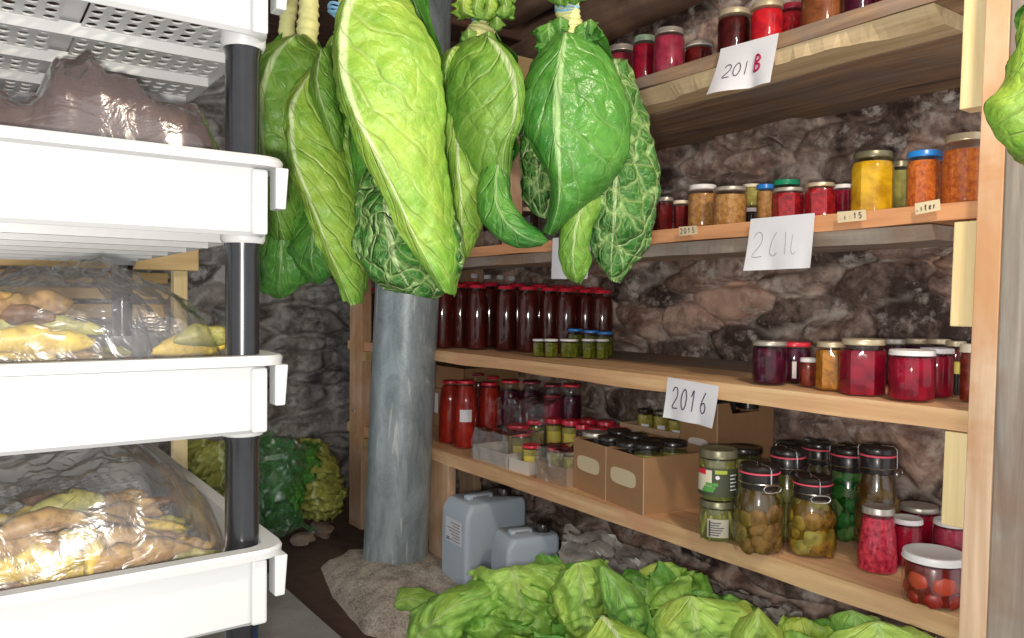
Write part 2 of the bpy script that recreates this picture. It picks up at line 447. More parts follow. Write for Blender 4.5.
# ================================================================== ROOM SHELL
rng = np.random.RandomState(7)
def vnoise(x, y, seed):
    """value noise on arrays"""
    xi = np.floor(x).astype(np.int64); yi = np.floor(y).astype(np.int64)
    fx = x-xi; fy = y-yi
    fx = fx*fx*(3-2*fx); fy = fy*fy*(3-2*fy)
    def h(a, b):
        n = (a*374761393 + b*668265263 + seed*982451653) & 0x7fffffff
        n = ((n ^ (n >> 13))*1274126177) & 0x7fffffff
        return ((n ^ (n >> 16)) & 0xffff)/65535.0
    return (h(xi, yi)*(1-fx)+h(xi+1, yi)*fx)*(1-fy) + (h(xi, yi+1)*(1-fx)+h(xi+1, yi+1)*fx)*fy
def fbm(x, y, seed, o=4):
    s = 0; a = 0.5
    for i in range(o):
        s = s + a*vnoise(x*2**i, y*2**i, seed+i*17); a *= 0.5
    return s
def stone_field(A, B, seed, cw=0.24, ch=0.10):
    """A,B: metres along and up; returns height, tone, mortar"""
    x = A + 0.07*(fbm(A*6, B*6, seed+3)-0.5) + 0.018*(fbm(A*22, B*22, seed+5)-0.5)
    y = B + 0.07*(fbm(A*5+9, B*5+4, seed+8)-0.5) + 0.014*(fbm(A*22, B*22, seed+6)-0.5)
    gx = x/cw; gy = y/ch
    iy0 = np.floor(gy).astype(np.int64)
    f1 = np.full(A.shape, 9.0); f2 = np.full(A.shape, 9.0)
    cid = np.zeros(A.shape, dtype=np.int64); cx = np.zeros(A.shape); cy = np.zeros(A.shape)
    def h(a, b, k):
        n = (a*73856093 ^ b*19349663 ^ (seed+k)*83492791) & 0x7fffffff
        n = (n*1103515245+12345) & 0x7fffffff
        return ((n >> 8) & 0xffff)/65535.0
    for dy in (-1, 0, 1):
        iy = iy0+dy
        off = h(iy, iy*0, 9)
        ix0 = np.floor(gx-off).astype(np.int64)
        for dx in (-2, -1, 0, 1, 2):
            ix = ix0+dx
            px = ix+off+0.5+(h(ix, iy, 1)-0.5)*0.85
            py = iy+0.5+(h(ix, iy, 2)-0.5)*0.7
            sz = 0.75+0.55*h(ix, iy, 3)
            d = np.sqrt(((gx-px)/sz)**2+((gy-py)/sz)**2)
            m = d < f1
            f2 = np.where(m, f1, np.minimum(f2, d))
            cid = np.where(m, ix*131+iy*7919, cid)
            cx = np.where(m, gx-px, cx); cy = np.where(m, gy-py, cy)
            f1 = np.where(m, d, f1)
    e = f2-f1
    s = np.clip(e/0.28, 0, 1); s = s*s*(3-2*s)
    r1 = h(cid, cid*0+1, 4); r2 = h(cid, cid*0+2, 5); r3 = h(cid, cid*0+3, 6)
    ht = s*(0.020+0.045*r1) + s*(cx*(r2-0.5)*0.035+cy*(r3-0.5)*0.05)
    ht = ht + 0.036*(fbm(A*12, B*18, seed+11)-0.5) + 0.016*(fbm(A*40, B*55, seed+13)-0.5)
    mort = (1-np.clip(e/0.16, 0, 1))*np.clip(fbm(A*8, B*8, seed+21)*3.2-1.1, 0, 1)
    return ht, r1*0.5+r2*0.5, mort
def stone_wall(name, a0, a1, b0, b1, to_world, seed, mat, step=0.009, **kw):
    na = int((a1-a0)/step); nb = int((b1-b0)/step)
    A, B = np.meshgrid(np.linspace(a0, a1, na), np.linspace(b0, b1, nb))
    H, T, Mo = stone_field(A, B, seed, **kw)
    V = to_world(A.ravel(), B.ravel(), H.ravel())
    idx = np.arange(na*nb).reshape(nb, na)
    F = np.stack([idx[:-1, :-1], idx[:-1, 1:], idx[1:, 1:], idx[1:, :-1]], -1).reshape(-1, 4)
    me = bpy.data.meshes.new(name)
    me.vertices.add(len(V)); me.vertices.foreach_set('co', V.astype(np.float32).ravel())
    me.loops.add(F.size); me.loops.foreach_set('vertex_index', F.astype(np.int32).ravel())
    me.polygons.add(len(F)); me.polygons.foreach_set('loop_start', np.arange(0, F.size, 4, dtype=np.int32))
    me.polygons.foreach_set('use_smooth', [True]*len(F))
    me.update(calc_edges=True); me.validate()
    ca = me.color_attributes.new('stone', 'FLOAT_COLOR', 'POINT')
    col = np.stack([T.ravel(), Mo.ravel(), Mo.ravel()*0, Mo.ravel()*0+1], -1)
    ca.data.foreach_set('color', col.astype(np.float32).ravel())
    me.materials.append(mat)
    o = bpy.data.objects.new(name, me); C.objects.link(o)
    return struct(o)
def m_stone(name, base, pale, mort, dark, warm=(1.0, 0.62, 0.48)):
    m, nt, bs = newmat(name)
    at = nt.nodes.new('ShaderNodeAttribute'); at.attribute_name = 'stone'
    sep = nt.nodes.new('ShaderNodeSeparateColor'); lk(nt, at.outputs['Color'], sep.inputs[0])
    ob = texco(nt)
    n1 = noi(nt, ob, 9, 6, 0.65, 0.6); n2 = noi(nt, ob, 45, 5, 0.65)
    f = mth(nt, 'ADD', mth(nt, 'MULTIPLY', n1, 0.75), mth(nt, 'MULTIPLY', n2, 0.35))
    f = mth(nt, 'ADD', f, mth(nt, 'MULTIPLY', mth(nt, 'SUBTRACT', sep.outputs[0], 0.5), 0.35))
    c = ramp(nt, f, [(0.40, dark), (0.55, base), (0.72, pale)])
    tintn = noi(nt, texco(nt, 'Object', (1,1,1), (11,3,6)), 4.5, 3, 0.5)
    tf_ = mth(nt, 'ADD', mth(nt, 'MULTIPLY', sep.outputs[0], 0.6), mth(nt, 'MULTIPLY', tintn, 0.7))
    c = mixc(nt, ramp(nt, tf_, [(0.62, 0.0), (0.85, 0.55)]), c, (warm[0], warm[1], warm[2]), 'MULTIPLY')
    c = mixc(nt, mth(nt, 'MULTIPLY', sep.outputs[1], 0.7), c, mort)
    sp = ramp(nt, noi(nt, texco(nt, 'Object', (1,1,1), (5,2,8)), 13, 6, 0.7), [(0.54, 0.0), (0.64, 0.75)])
    c = mixc(nt, sp, c, mort)
    lk(nt, c, bs.inputs['Base Color'])
    bs.inputs['Roughness'].default_value = 0.62
    bump(nt, bs, f, 0.7, 0.012)
    return m
ms1 = m_stone('shelf_wall_stone', (0.30,0.215,0.175), (0.70,0.56,0.47), (0.74,0.67,0.60), (0.075,0.046,0.038))
ms2 = m_stone('back_wall_stone', (0.27,0.26,0.245), (0.52,0.50,0.48), (0.54,0.53,0.51), (0.09,0.085,0.08), (0.9, 0.85, 0.8))
WX, WY, CEIL = 1.93, 3.45, 1.97
def tw_right(A, B, H): return np.stack([WX-H, A, B], -1)
def tw_back(A, B, H): return np.stack([A, WY-H, B], -1)
# faces point into the room
stone_wall('wall_right', 0.1, 3.5, -0.02, 2.0, tw_right, 3, ms1)
stone_wall('wall_back', -1.3, 1.98, -0.02, 2.0, tw_back, 12, ms2, cw=0.32, ch=0.10)

# floor: packed soil with a concrete slab along the left
def ground(name, x0, x1, y0, y1, z, mat, amp, step=0.02, seed=1):
    na = int((x1-x0)/step)+1; nb = int((y1-y0)/step)+1
    X, Y = np.meshgrid(np.linspace(x0, x1, na), np.linspace(y0, y1, nb))
    Z = z+amp*(fbm(X*5, Y*5, seed)-0.5)+amp*0.4*(fbm(X*25, Y*25, seed+4)-0.5)
    mb = MB(); mb.v = [tuple(p) for p in np.stack([X.ravel(), Y.ravel(), Z.ravel()], -1)]
    mb.f = [(j*na+i, j*na+i+1, (j+1)*na+i+1, (j+1)*na+i) for j in range(nb-1) for i in range(na-1)]
    return struct(obj(name, mb, mat))
ground('floor', -1.3, 1.98, -0.6, 3.5, -0.004, M['soil'], 0.018, seed=4)
mc, nt, bs = newmat('concrete')
n1 = noi(nt, texco(nt), 5, 6, 0.6); n2 = noi(nt, texco(nt), 60, 4, 0.7)
c = ramp(nt, n1, [(0.35, (0.38,0.37,0.34)), (0.65, (0.54,0.53,0.49))])
c = mixc(nt, ramp(nt, n2, [(0.60, 0.0), (0.72, 0.5)]), c, (0.13,0.10,0.08))
lk(nt, c, bs.inputs['Base Color']); bs.inputs['Roughness'].default_value = 0.85; bump(nt, bs, n2, 0.4, 0.004)
mb = MB(); mb.box((-1.3, -0.6, -0.03), (0.84, 3.0, 0.012))
struct(obj('floor_slab', mb, mc, bevel=0.004, smooth=False))

# concrete mound the steel column stands in
mr, nt, bs = newmat('rough_concrete')
n1 = noi(nt, texco(nt), 16, 6, 0.7); n2 = noi(nt, texco(nt), 150, 4, 0.7)
c = ramp(nt, mth(nt, 'ADD', mth(nt, 'MULTIPLY', n1, 0.5), mth(nt, 'MULTIPLY', n2, 0.5)), [(0.38, (0.20,0.17,0.13)), (0.50, (0.56,0.49,0.41)), (0.64, (0.86,0.80,0.70))])
lk(nt, c, bs.inputs['Base Color']); bs.inputs['Roughness'].default_value = 0.95; bump(nt, bs, n2, 1.0, 0.006)
pc, _t = onz(397, 552, 0.04)
pcx, pcy = pc.x+0.05, pc.y+0.06
mb = MB()
ol = [onz(x, y, 0.0)[0] for x, y in ((316,566),(340,552),(398,544),(446,548),(478,575),(476,605),(456,632),(408,642),(362,636),(336,602))]
cen = sum(ol, Vector())/len(ol)
n = 48; rings = 8; vs = []; fs = []
for j in range(rings+1):
    k = j/rings
    for i in range(n):
        q = i/n*len(ol); a = ol[int(q) % len(ol)]; b = ol[(int(q)+1) % len(ol)]; p = a.lerp(b, q-int(q))
        d = (p-cen)*k
        z = 0.055*(1-k**3) + 0.012*mn.noise(Vector((p.x*k*12+cen.x*9, p.y*k*12, 1)))
        vs.append((cen.x+d.x*(1+0.04*mn.noise(p*20)), cen.y+d.y*(1+0.04*mn.noise(p*23)), max(-0.01, z) if j < rings else -0.02))
for j in range(rings):
    for i in range(n): fs.append((j*n+i, (j+1)*n+i, (j+1)*n+(i+1) % n, j*n+(i+1) % n))
mb.add(vs, fs)
tag(recentre(obj('concrete_footing', mb, mr)), 'rough lump of poured concrete around the foot of the steel column', 'footing')

# ceiling: dark boards running towards the shelf wall, a log wall plate along it
mb = MB(); yb = 0.2; k = 0
while yb < 3.5:
    wd = 0.17+0.05*((k*37) % 10)/10
    mb.box((-1.3, yb, CEIL+0.012*((k*13) % 3)/2), (2.0, yb+wd-0.006, CEIL+0.05)); yb += wd; k += 1
struct(obj('ceiling', mb, M['dark_wood'], bevel=0.003, smooth=False))
def log_mb(a, b, rad, n=16, m=24, seed=0):
    a, b = Vector(a), Vector(b); pts = []; rr = []
    for i in range(m+1):
        p = a.lerp(b, i/m); p += Vector((mn.noise(p*2+Vector((seed, 0, 0))), 0, mn.noise(p*2+Vector((0, seed, 3)))))*0.02
        pts.append(p); rr.append(rad*(1+0.12*mn.noise(p*5+Vector((seed, 4, 0)))))
    return MB().tube(pts, rr, n)
struct(obj('trim_1', log_mb((1.80, 0.0, 1.93), (1.80, 3.4, 1.87), 0.085, seed=2), M['log']))
struct(obj('trim_2', log_mb((1.62, 0.0, 2.0), (1.62, 3.4, 1.97), 0.07, seed=5), M['log']))
struct(obj('trim_3', MB().box((-1.2, 2.35, 1.88), (1.9, 2.52, 1.97)), M['dark_wood'], bevel=0.006))

# ================================================================== STEEL COLUMN
mp_, nt, bs = newmat('painted_steel')
v = texco(nt, 'Object', (9, 9, 3.5)); n1 = noi(nt, v, 1.6, 6, 0.7, 0.8); n2 = noi(nt, texco(nt), 220, 3)
c = ramp(nt, n1, [(0.35, (0.20,0.25,0.265)), (0.65, (0.42,0.49,0.52))])
c = mixc(nt, ramp(nt, n2, [(0.5, 0.0), (0.75, 0.35)]), c, (0.50,0.54,0.55))
sv_ = noi(nt, texco(nt, 'Object', (30, 30, 3.5), (3, 1, 0)), 1.0, 3, 0.6, 0.6)
c = mixc(nt, ramp(nt, sv_, [(0.62, 0.0), (0.68, 0.8)]), c, (0.66,0.70,0.69))
lk(nt, c, bs.inputs['Base Color']); bs.inputs['Roughness'].default_value = 0.38; bs.inputs['Metallic'].default_value = 0.25
bump(nt, bs, n2, 0.15, 0.002)
colt = 2.66
cb = P(395, 566, colt); ct = P(421, -60, colt)
cbv = Vector((cb.x, cb.y, 0.0)); ctv = Vector((ct.x, ct.y, 1.97))
dirv = (ctv-cbv)
mb = MB().tube([cbv+dirv*t for t in [i/12 for i in range(13)]], 0.109, 40)
tag(recentre(obj('steel_column', mb, mp_)), 'blue-grey painted round steel column standing in front of the shelves', 'column')

# ================================================================== PRESERVES SHELVING
SX = 1.32            # front edge
ZA, ZB, ZC, ZD = 0.92+0.530, 0.92+0.166, 0.92-0.170, 0.92-0.506
Y0, Y1 = 0.60, 3.02
shelf = thing('shelving', 'long rough-timber shelving with four levels of preserves against the stone wall', 'shelving', (1.6, 1.8, 0))
def part(name, mb, mat, par=shelf, **kw):
    L = par.location
    mb.v = [(x-L.x, y-L.y, z-L.z) for x, y, z in mb.v]
    return obj(name, mb, mat, par, **kw)
def board(name, x0, x1, y0, y1, z0, z1, mat, wob=0.006, seed=0, waney=0.0):
    """a sawn plank with slightly uneven long edges"""
    n = 150; vs = []; fs = []
    for i in range(n+1):
        y = y0+(y1-y0)*i/n
        w1 = wob*mn.noise(Vector((y*4, seed, 0))); w2 = wob*mn.noise(Vector((y*4, seed, 5)))
        wa = waney*(0.5+mn.noise(Vector((y*5, seed*2, 9)))+0.25*mn.noise(Vector((y*23, seed*2, 3))))
        vs += [(x0+w1*0.4, y, z1), (x1, y, z1), (x1, y, z0+w2), (x0+w1*0.4+wa, y, z0+w2)]
    for i in range(n):
        b = i*4; c_ = b+4
        for k in range(4): fs.append((b+k, b+(k+1) % 4, c_+(k+1) % 4, c_+k))
    fs.append((0, 1, 2, 3)); fs.append((n*4+3, n*4+2, n*4+1, n*4))
    return part(name, MB().add(vs, [tuple(reversed(f)) for f in fs]), mat, smooth=False)
XB = 1.90
# shelf A: two boards, waney light front lip
board('shelf_board', SX, 1.55, Y0-0.03, Y1, ZA-0.028, ZA, M['bark'], seed=1)
board('shelf_board', 1.555, 1.75, Y0-0.03, Y1, ZA-0.026, ZA-0.002, M['grey_board'], seed=2)
board('shelf_board', 1.755, XB, Y0-0.03, Y1, ZA-0.028, ZA-0.002, M['bark'], seed=3)
board('edge_lip', SX+0.004, 1.43, Y0+0.06, Y1, ZA-0.056, ZA-0.029, M['wane'], seed=4, waney=0.045)
board('under_plank', 1.44, 1.70, Y0+0.06, Y1, ZA-0.056, ZA-0.031, M['bark'], seed=41)
# shelf B
board('shelf_board', SX, 1.56, 0.545, Y1, ZB-0.030, ZB, M['orange_wood'], seed=5)
board('shelf_board', 1.565, XB, Y0+0.02, Y1, ZB-0.030, ZB-0.002, M['grey_board'], seed=6)
board('under_plank', SX+0.012, 1.50, Y0+0.06, Y1, ZB-0.058, ZB-0.031, M['grey_board'], seed=7, waney=0.02)
# shelf C
board('shelf_board', SX, 1.58, 0.545, Y1, ZC-0.036, ZC, M['pine'], seed=8)
board('shelf_board', 1.585, XB, Y0+0.02, Y1, ZC-0.036, ZC-0.003, M['grey_board'], seed=9)
# shelf D
board('shelf_board', SX, 1.60, 0.545, Y1, ZD-0.040, ZD, M['pine'], seed=10)
board('shelf_board', 1.605, XB, Y0+0.02, Y1, ZD-0.040, ZD-0.002, M['pine'], seed=11)
# near end frame: upright, blocks that carry the boards
def leanpost(x0, x1, ylo, yhi, z0, z1):
    """post whose front face spans pixel-derived y ranges at the bottom and at the top"""
    (a0, b0), (a1, b1) = ylo, yhi
    def yy(z, p0, p1): return p0+(p1-p0)*(z/2.0)
    vs = []
    for z in (z0, z1):
        ya, yb_ = yy(z, a0, a1), yy(z, b0, b1)
        vs += [(x0, ya, z), (x1, ya, z), (x1, yb_, z), (x0, yb_, z)]
    return MB().add(vs, [(0,3,2,1), (4,5,6,7), (0,1,5,4), (1,2,6,5), (2,3,7,6), (3,0,4,7)])
XP = 1.30
def extrap(pxb, pxt):
    pb = onx(pxb, 638, XP)[0]; pt = onx(pxt, 0, XP)[0]
    k = (pt.y-pb.y)/(pt.z-pb.z)
    return pb.y-k*pb.z, pb.y+k*(2.0-pb.z)
yl, yr = extrap(962, 990), extrap(990, 1015)
LO, HI = (yr[0], yl[0]), (yr[1], yl[1])
part('upright', leanpost(XP-.014, XP+0.019, LO, HI, 0.0, 1.96), M['pine_v'], bevel=0.002, smooth=False)
part('upright', leanpost(1.80, 1.85, LO, HI, 0.0, 1.96), M['pine_v'], bevel=0.002, smooth=False)
b0, b1 = extrap(929, 957)
BLO, BHI = (yl[0]+0.0005, b0), (yl[1]+0.0005, b1)
for z0, z1 in ((0.92+0.315, ZA-0.030), (0.92-0.035, ZB-0.031), (0.92-0.362, ZC-0.037)):
    part('cleat', leanpost(XP+0.022, XP+0.062, BLO, BHI, z0, z1), M['pine_pale'], bevel=0.002, smooth=False)
# grey plank standing to the right of the frame
g0, g1 = extrap(1090, 1110)
mb = leanpost(1.284, 1.318, (g0, yr[0]-0.001), (g1, yr[1]-0.001), 0.0, 1.96)
tag(recentre(obj('weathered_plank', mb, M['grey_v'], bevel=0.003, smooth=False)), 'upright weathered grey plank at the right end of the shelving', 'plank')
# mid support between shelf B and the ceiling
ym = 2.03
part('upright', MB().box((1.44, ym, ZB), (1.485, ym+0.05, ZA-0.03)), M['pine_v'], bevel=0.002, smooth=False)
part('cross_brace', MB().box((1.30, ym+0.05, ZA+0.002), (1.88, ym+0.075, ZA+0.27)), M['pine_x'], bevel=0.002, smooth=False)
# far end frame: uprights, a tall end board, cleats
yf = onx(352, 430, SX)[0].y
yf0 = onx(364, 430, SX)[0].y
part('upright', MB().box((SX-0.012, yf0, 0.0), (SX+0.03, yf, 1.96)), M['pine_v'], bevel=0.002, smooth=False)
part('upright', MB().box((1.84, yf0, 0.0), (1.88, yf, 1.96)), M['pine_v'], bevel=0.002, smooth=False)
yk = onx(430, 500, SX+0.02)[0].y
part('upright', MB().box((SX+0.015, yk-0.13, 0.0), (SX+0.045, yk, ZD-0.041)), M['pine_v'], bevel=0.002, smooth=False)
for z in (ZC-0.075, ZD-0.085):
    part('cleat', MB().box((SX-0.010, yf0-0.030, z), (1.86, yf0-0.001, z+0.038)), M['pine_x'], bevel=0.002, smooth=False)
for z in (ZA, ZB, ZC, ZD): pass

# ================================================================== JARS
def P_body(kind, r, h, nk):
    """outer glass profile (r, z, facet) bottom to mouth; nk = neck radius"""
    if kind == 'round':
        return [(r*.82,0,0),(r*.95,h*.03,0),(r,h*.09,0),(r,h*.5,0),(r,h*.76,0),(r*.96,h*.83,0),(nk,h*.885,0),(nk*.98,h*.95,0)]
    if kind == 'facet':
        return [(r*.84,0,.8),(r*.97,h*.03,1),(r,h*.07,1),(r,h*.5,1),(r,h*.74,1),(r*.96,h*.80,.8),(nk,h*.87,0),(nk*.98,h*.95,0)]
    if kind == 'tumbler':
        return [(r*.86,0,0),(r*.96,h*.03,0),(r*.99,h*.10,0),(r,h*.4,0),(r,h*.72,0),(r*.985,h*.82,0),(nk,h*.88,0),(nk*.98,h*.95,0)]
    if kind == 'taper':
        return [(r*.80,0,0),(r*.97,h*.03,0),(r,h*.10,0),(r*.99,h*.25,0),(r*.90,h*.55,0),(r*.80,h*.80,0),(nk,h*.88,0),(nk*.98,h*.95,0)]
    if kind == 'bottle':
        return [(r*.80,0,0),(r*.97,h*.02,0),(r,h*.05,0),(r,h*.30,0),(r,h*.60,0),(r*.985,h*.68,0),(r*.93,h*.80,0),(r*.86,h*.88,0),(nk,h*.94,0),(nk,h*.97,0)]
    if kind == 'passata':
        return [(r*.80,0,0),(r*.97,h*.02,0),(r,h*.06,0),(r,h*.52,0),(r*.97,h*.57,0),(r*.95,h*.60,0),(r*.93,h*.68,0),(r*.82,h*.85,0),(nk,h*.92,0),(nk,h*.96,0)]
def inner(prof, k, z0, top, r):
    """profile of the contents, kept inside the glass and cut at the fill height"""
    out = []
    for a, b in zip(prof, prof[1:]):
        if a[1] >= top: break
        out.append((a[0]-k, max(a[1], 0)+ (z0 if a[1] < z0 else 0), a[2]))
        if b[1] > top:
            t = (top-a[1])/(b[1]-a[1])
            out.append((a[0]+(b[0]-a[0])*t-k, top, a[2]+(b[2]-a[2])*t))
            break
    else:
        out.append((prof[-1][0]-k, prof[-1][1], prof[-1][2]))
    res = [out[0]]
    for p in out[1:]:
        if p[1] > res[-1][1]+1e-5: res.append(p)
    return res
def lid_mb(r, h, z):
    mb = MB()
    mb.lathe([(r*.97, z), (r, z+h*.06), (r*1.005, z+h*.14), (r*.975, z+h*.24), (r*.975, z+h*.80), (r*.95, z+h*.95), (r*.88, z+h), (r*.80, z+h*.96), (r*.74, z+h*.90), (0.0005, z+h*.90)], 28)
    return mb
def jar_build(root, kind, r, h, fill, lid, neck=0.88, top=0.84, lidh=None, sides=6, sticker=None, rotz=0.0, ring=None):
    nk = r*(neck*.97)
    lh = (lidh or max(0.010, h*0.13))*.82
    prof = P_body(kind, r, h-0.0005, nk)
    n = 36 if kind == 'facet' else 24
    pl = sides if kind == 'facet' else None
    g = MB().lathe(prof, n, poly=pl, cap=False)
    obj('glass', g, M['glass'], root, rotz=rotz, angle=24 if kind == 'facet' else 45)
    pr = inner(prof, max(0.0012, r*.035), 0.003, h*top, r)
    c = MB().lathe(pr, n, poly=pl)
    obj('contents', c, fill, root, rotz=rotz, angle=24 if kind == 'facet' else 45)
    lm = lid_mb(nk*1.06+0.001, lh, h-lh)
    obj('lid', lm, M[lid], root)
    if ring:
        obj('lid_ring', MB().lathe([(nk*1.08+.0012, h-lh-0.0005), (nk*1.10+.0018, h-lh+0.0005), (nk*1.08+.0012, h-lh+0.0025)], 24, cap=False), M[ring], root)
    if sticker:
        lmat, z0, z1, span = sticker
        rp = r*1.004+0.0006
        if kind == 'facet': rp = r*.985+0.0006
        lab = MB(); m = 10
        a0 = math.atan2(CAM.y-root.location.y, CAM.x-root.location.x) - root.rotation_euler.z
        vs = []
        for j, z in enumerate((z0*h, z1*h)):
            for i in range(m+1):
                a = a0+span*(i/m-0.5)
                vs.append((rp*math.cos(a), rp*math.sin(a), z))
        lab.add(vs, [(i, i+1, m+2+i, m+1+i) for i in range(m)])
        obj('paper_label', lab, M[lmat], root)
def mk_jar(loc, r, h, kind, fill, lid, label, group, name='jar', cat='jar', **kw):
    root = thing(name, label, cat, loc, 0.0, group)
    jar_build(root, kind, r, h, fill, lid, **kw)
    return root

# fills
F_dred = m_fill((0.20,0.012,0.012), (0.08,0.005,0.006), 40)
F_red = m_fill((0.55,0.02,0.03), (0.28,0.008,0.015), 90)
F_crim = m_fill((0.42,0.006,0.035), (0.22,0.003,0.02), 30)
F_bright = m_fill((0.80,0.02,0.03), (0.55,0.01,0.03), 40)
F_purple = m_fill((0.10,0.008,0.03), (0.035,0.003,0.012), 40)
F_maroon = m_fill((0.10,0.008,0.008), (0.04,0.003,0.004), 60)
F_tan = m_fill((0.62,0.34,0.11), (0.42,0.19,0.05), 110)
F_green = m_fill((0.38,0.36,0.08), (0.20,0.20,0.04), 60)
F_yellow = m_fill((0.92,0.58,0.02), (0.60,0.32,0.01), 26)
F_orange = m_fill((0.75,0.22,0.04), (0.52,0.10,0.02), 110)
F_amber = m_fill((0.66,0.28,0.03), (0.34,0.12,0.01), 60)
F_brown = m_fill((0.36,0.12,0.04), (0.20,0.06,0.02), 30)
F_pink = m_fill((0.50,0.05,0.10), (0.30,0.02,0.05), 30)
F_juice = m_fill((0.11,0.012,0.008), (0.07,0.008,0.005), 12)
F_tomato = m_fill((0.52,0.035,0.018), (0.40,0.02,0.012), 30)
F_herb = m_fill((0.20,0.22,0.02), (0.07,0.09,0.01), 120)
F_mustard = m_fill((0.55,0.48,0.10), (0.32,0.26,0.05), 60)
F_raw = m_fill((0.85,0.07,0.12), (0.40,0.004,0.03), 95, 'noise')
F_brred = m_fill((0.30,0.045,0.02), (0.15,0.02,0.01), 60)
F_dark = m_fill((0.03,0.018,0.012), (0.015,0.01,0.008), 40)

def shelf_jars(z, rows, group, default_x=None):
    """rows: (px centre, top y, width px, x plane or bottom y, kind, fill, lid, label, extra)"""
    for (px, top, wpx, pos, kind, fill, lid, label, kw) in rows:
        if pos > 10:                                   # bottom pixel on the shelf: front foot of the jar
            p, t = onz(px, pos, z)
            r = wpx*t/FPX/2
            d = Vector((p.x-CAM.x, p.y-CAM.y, 0)).normalized()
            p = p + d*r*0.9
            t = (p-CAM).dot(fwd)
            r = wpx*t/FPX/2
        else:
            p, t = onx(px, 300, pos)
            r = wpx*t/FPX/2
        # top height from the top pixel
        pt = P(px, top, t-r*.85 if top < 300 else t-r*0.3)
        h = pt.z - z
        p.z = z
        mk_jar(p, r, h, kind, fill, lid, label, group, **kw)

# shelf A (top)
shelf_jars(ZA, [
 (618, 45, 27, 1.46, 'round', F_pink, 'silver_lid', 'small red jam jar with silver lid at the far end of the top shelf', {}),
 (641, 36, 24, 1.43, 'round', F_crim, 'mix_lid', 'red jam jar with a patterned green lid on the top shelf', {}),
 (665.5, 28, 31, 1.42, 'round', F_pink, 'silver_lid', 'rounded raspberry-red jar with silver lid, tallest of the far group on the top shelf', {}),
 (695, 39, 28, 1.47, 'round', F_dred, 'silver_lid', 'short dark red jar, silver lid with a white rim, on the top shelf', dict(ring='white_lid')),
 (729.5, 9, 32, 1.43, 'round', F_maroon, 'gold_lid', 'very dark red jar with gold lid above the left edge of the 2018 sign', dict(neck=.92)),
 (762, 2, 32, 1.43, 'round', F_bright, 'gold_lid', 'bright red jar with gold lid above the 2018 sign', dict(neck=.92)),
 (787, 4, 24, 1.50, 'round', F_red, 'maroon_lid', 'small red jar with dark red lid beside the bright red jar on the top shelf', {}),
 (818, -22, 44, 1.45, 'tumbler', F_brown, 'gold_lid', 'large amber-brown jar on the top shelf cut by the photo edge', {}),
 (854, -32, 32, 1.47, 'round', F_purple, 'silver_lid', 'dark purple jar right of the amber-brown jar on the top shelf', {}),
 (882, -40, 24, 1.47, 'round', F_dred, 'silver_lid', 'dark red jar at the near end of the jars on the top shelf', {}),
], 'preserve jars on the top shelf')
# shelf B
shelf_jars(ZB, [
 (527, 207, 22, 1.52, 'round', F_dark, 'gold_lid', 'dark jar with gold lid glimpsed between the two right-hand hanging heads', {}),
 (650, 197, 18, 1.44, 'round', F_dred, 'silver_lid', 'dark red jar half hidden behind the hanging leaves on the second shelf', {}),
 (664, 197, 16, 1.40, 'facet', F_dred, 'silver_lid', 'narrow dark red jar with thin silver lid beside the hanging leaves', dict(neck=.92)),
 (680, 199, 16, 1.40, 'facet', F_dred, 'cream_lid', 'narrow dark red jar with cream lid above the small 2015 tag', dict(neck=.95)),
 (701, 184, 29, 1.43, 'round', F_tan, 'white_lid', 'tall tan jar with white lid on the second shelf', dict(top=.80)),
 (728, 186, 33, 1.40, 'tumbler', F_tan, 'silver_lid', 'wide tan jar with silver lid on the second shelf', dict(top=.80, neck=.93)),
 (763, 184, 16, 1.50, 'round', F_tan, 'blue_lid', 'slim tan jar with bright blue lid on the second shelf', dict(neck=.96)),
 (784, 179, 28, 1.60, 'round', F_red, 'green_lid', 'red jar with green lid behind the red jars on the second shelf', {}),
 (786, 187, 32, 1.41, 'facet', F_red, 'silver_lid', 'faceted red jam jar with silver lid in front of the green-lidded jar', {}),
 (818, 182, 30, 1.41, 'facet', F_red, 'gold_lid', 'faceted red jam jar with gold lid above the 2011 sign', {}),
 (841, 184, 20, 1.50, 'round', F_crim, 'white_lid', 'small crimson jar with white lid behind the yellow jar', {}),
 (870, 150, 42, 1.42, 'facet', F_yellow, 'olive_lid', 'faceted bright yellow jar with olive lid on the second shelf', dict(sides=8, neck=.84)),
 (897, 161, 20, 1.52, 'round', F_green, 'olive_lid', 'slim olive green jar behind the yellow jar on the second shelf', dict(neck=.95)),
 (921, 150, 32, 1.42, 'facet', F_orange, 'blue_lid', 'orange jar with blue lid, the nearer of the two blue-lidded orange jars', dict(sides=10, neck=.95, sticker=('label_white', .04, .10, .35))),
 (942, 155, 24, 1.56, 'round', F_orange, 'blue_lid', 'orange jar with blue lid mostly hidden behind the largest orange jar', dict(neck=.95)),
 (963, 132, 43, 1.41, 'tumbler', F_orange, 'gold_lid', 'largest orange jar with gold lid beside the shelf upright', dict(neck=.86, top=.78)),
], 'preserve jars on the second shelf')
# two small jars stacked on shelf B
p, t = onx(750, 300, 1.56)
r = 17*t/FPX/2
h2 = (P(750, 185, t).z-ZB)
mk_jar((p.x, p.y, ZB), r, h2*.52, 'round', F_dark, 'white_lid', 'lower small dark jar with white lid of the stacked pair on the second shelf', 'preserve jars on the second shelf', neck=.95, lidh=.012)
mk_jar((p.x, p.y, ZB+h2*.52), r*1.05, h2*.48, 'round', F_mustard, 'cream_lid', 'yellow-green jar stacked on a white-lidded jar on the second shelf', 'preserve jars on the second shelf', neck=.95)
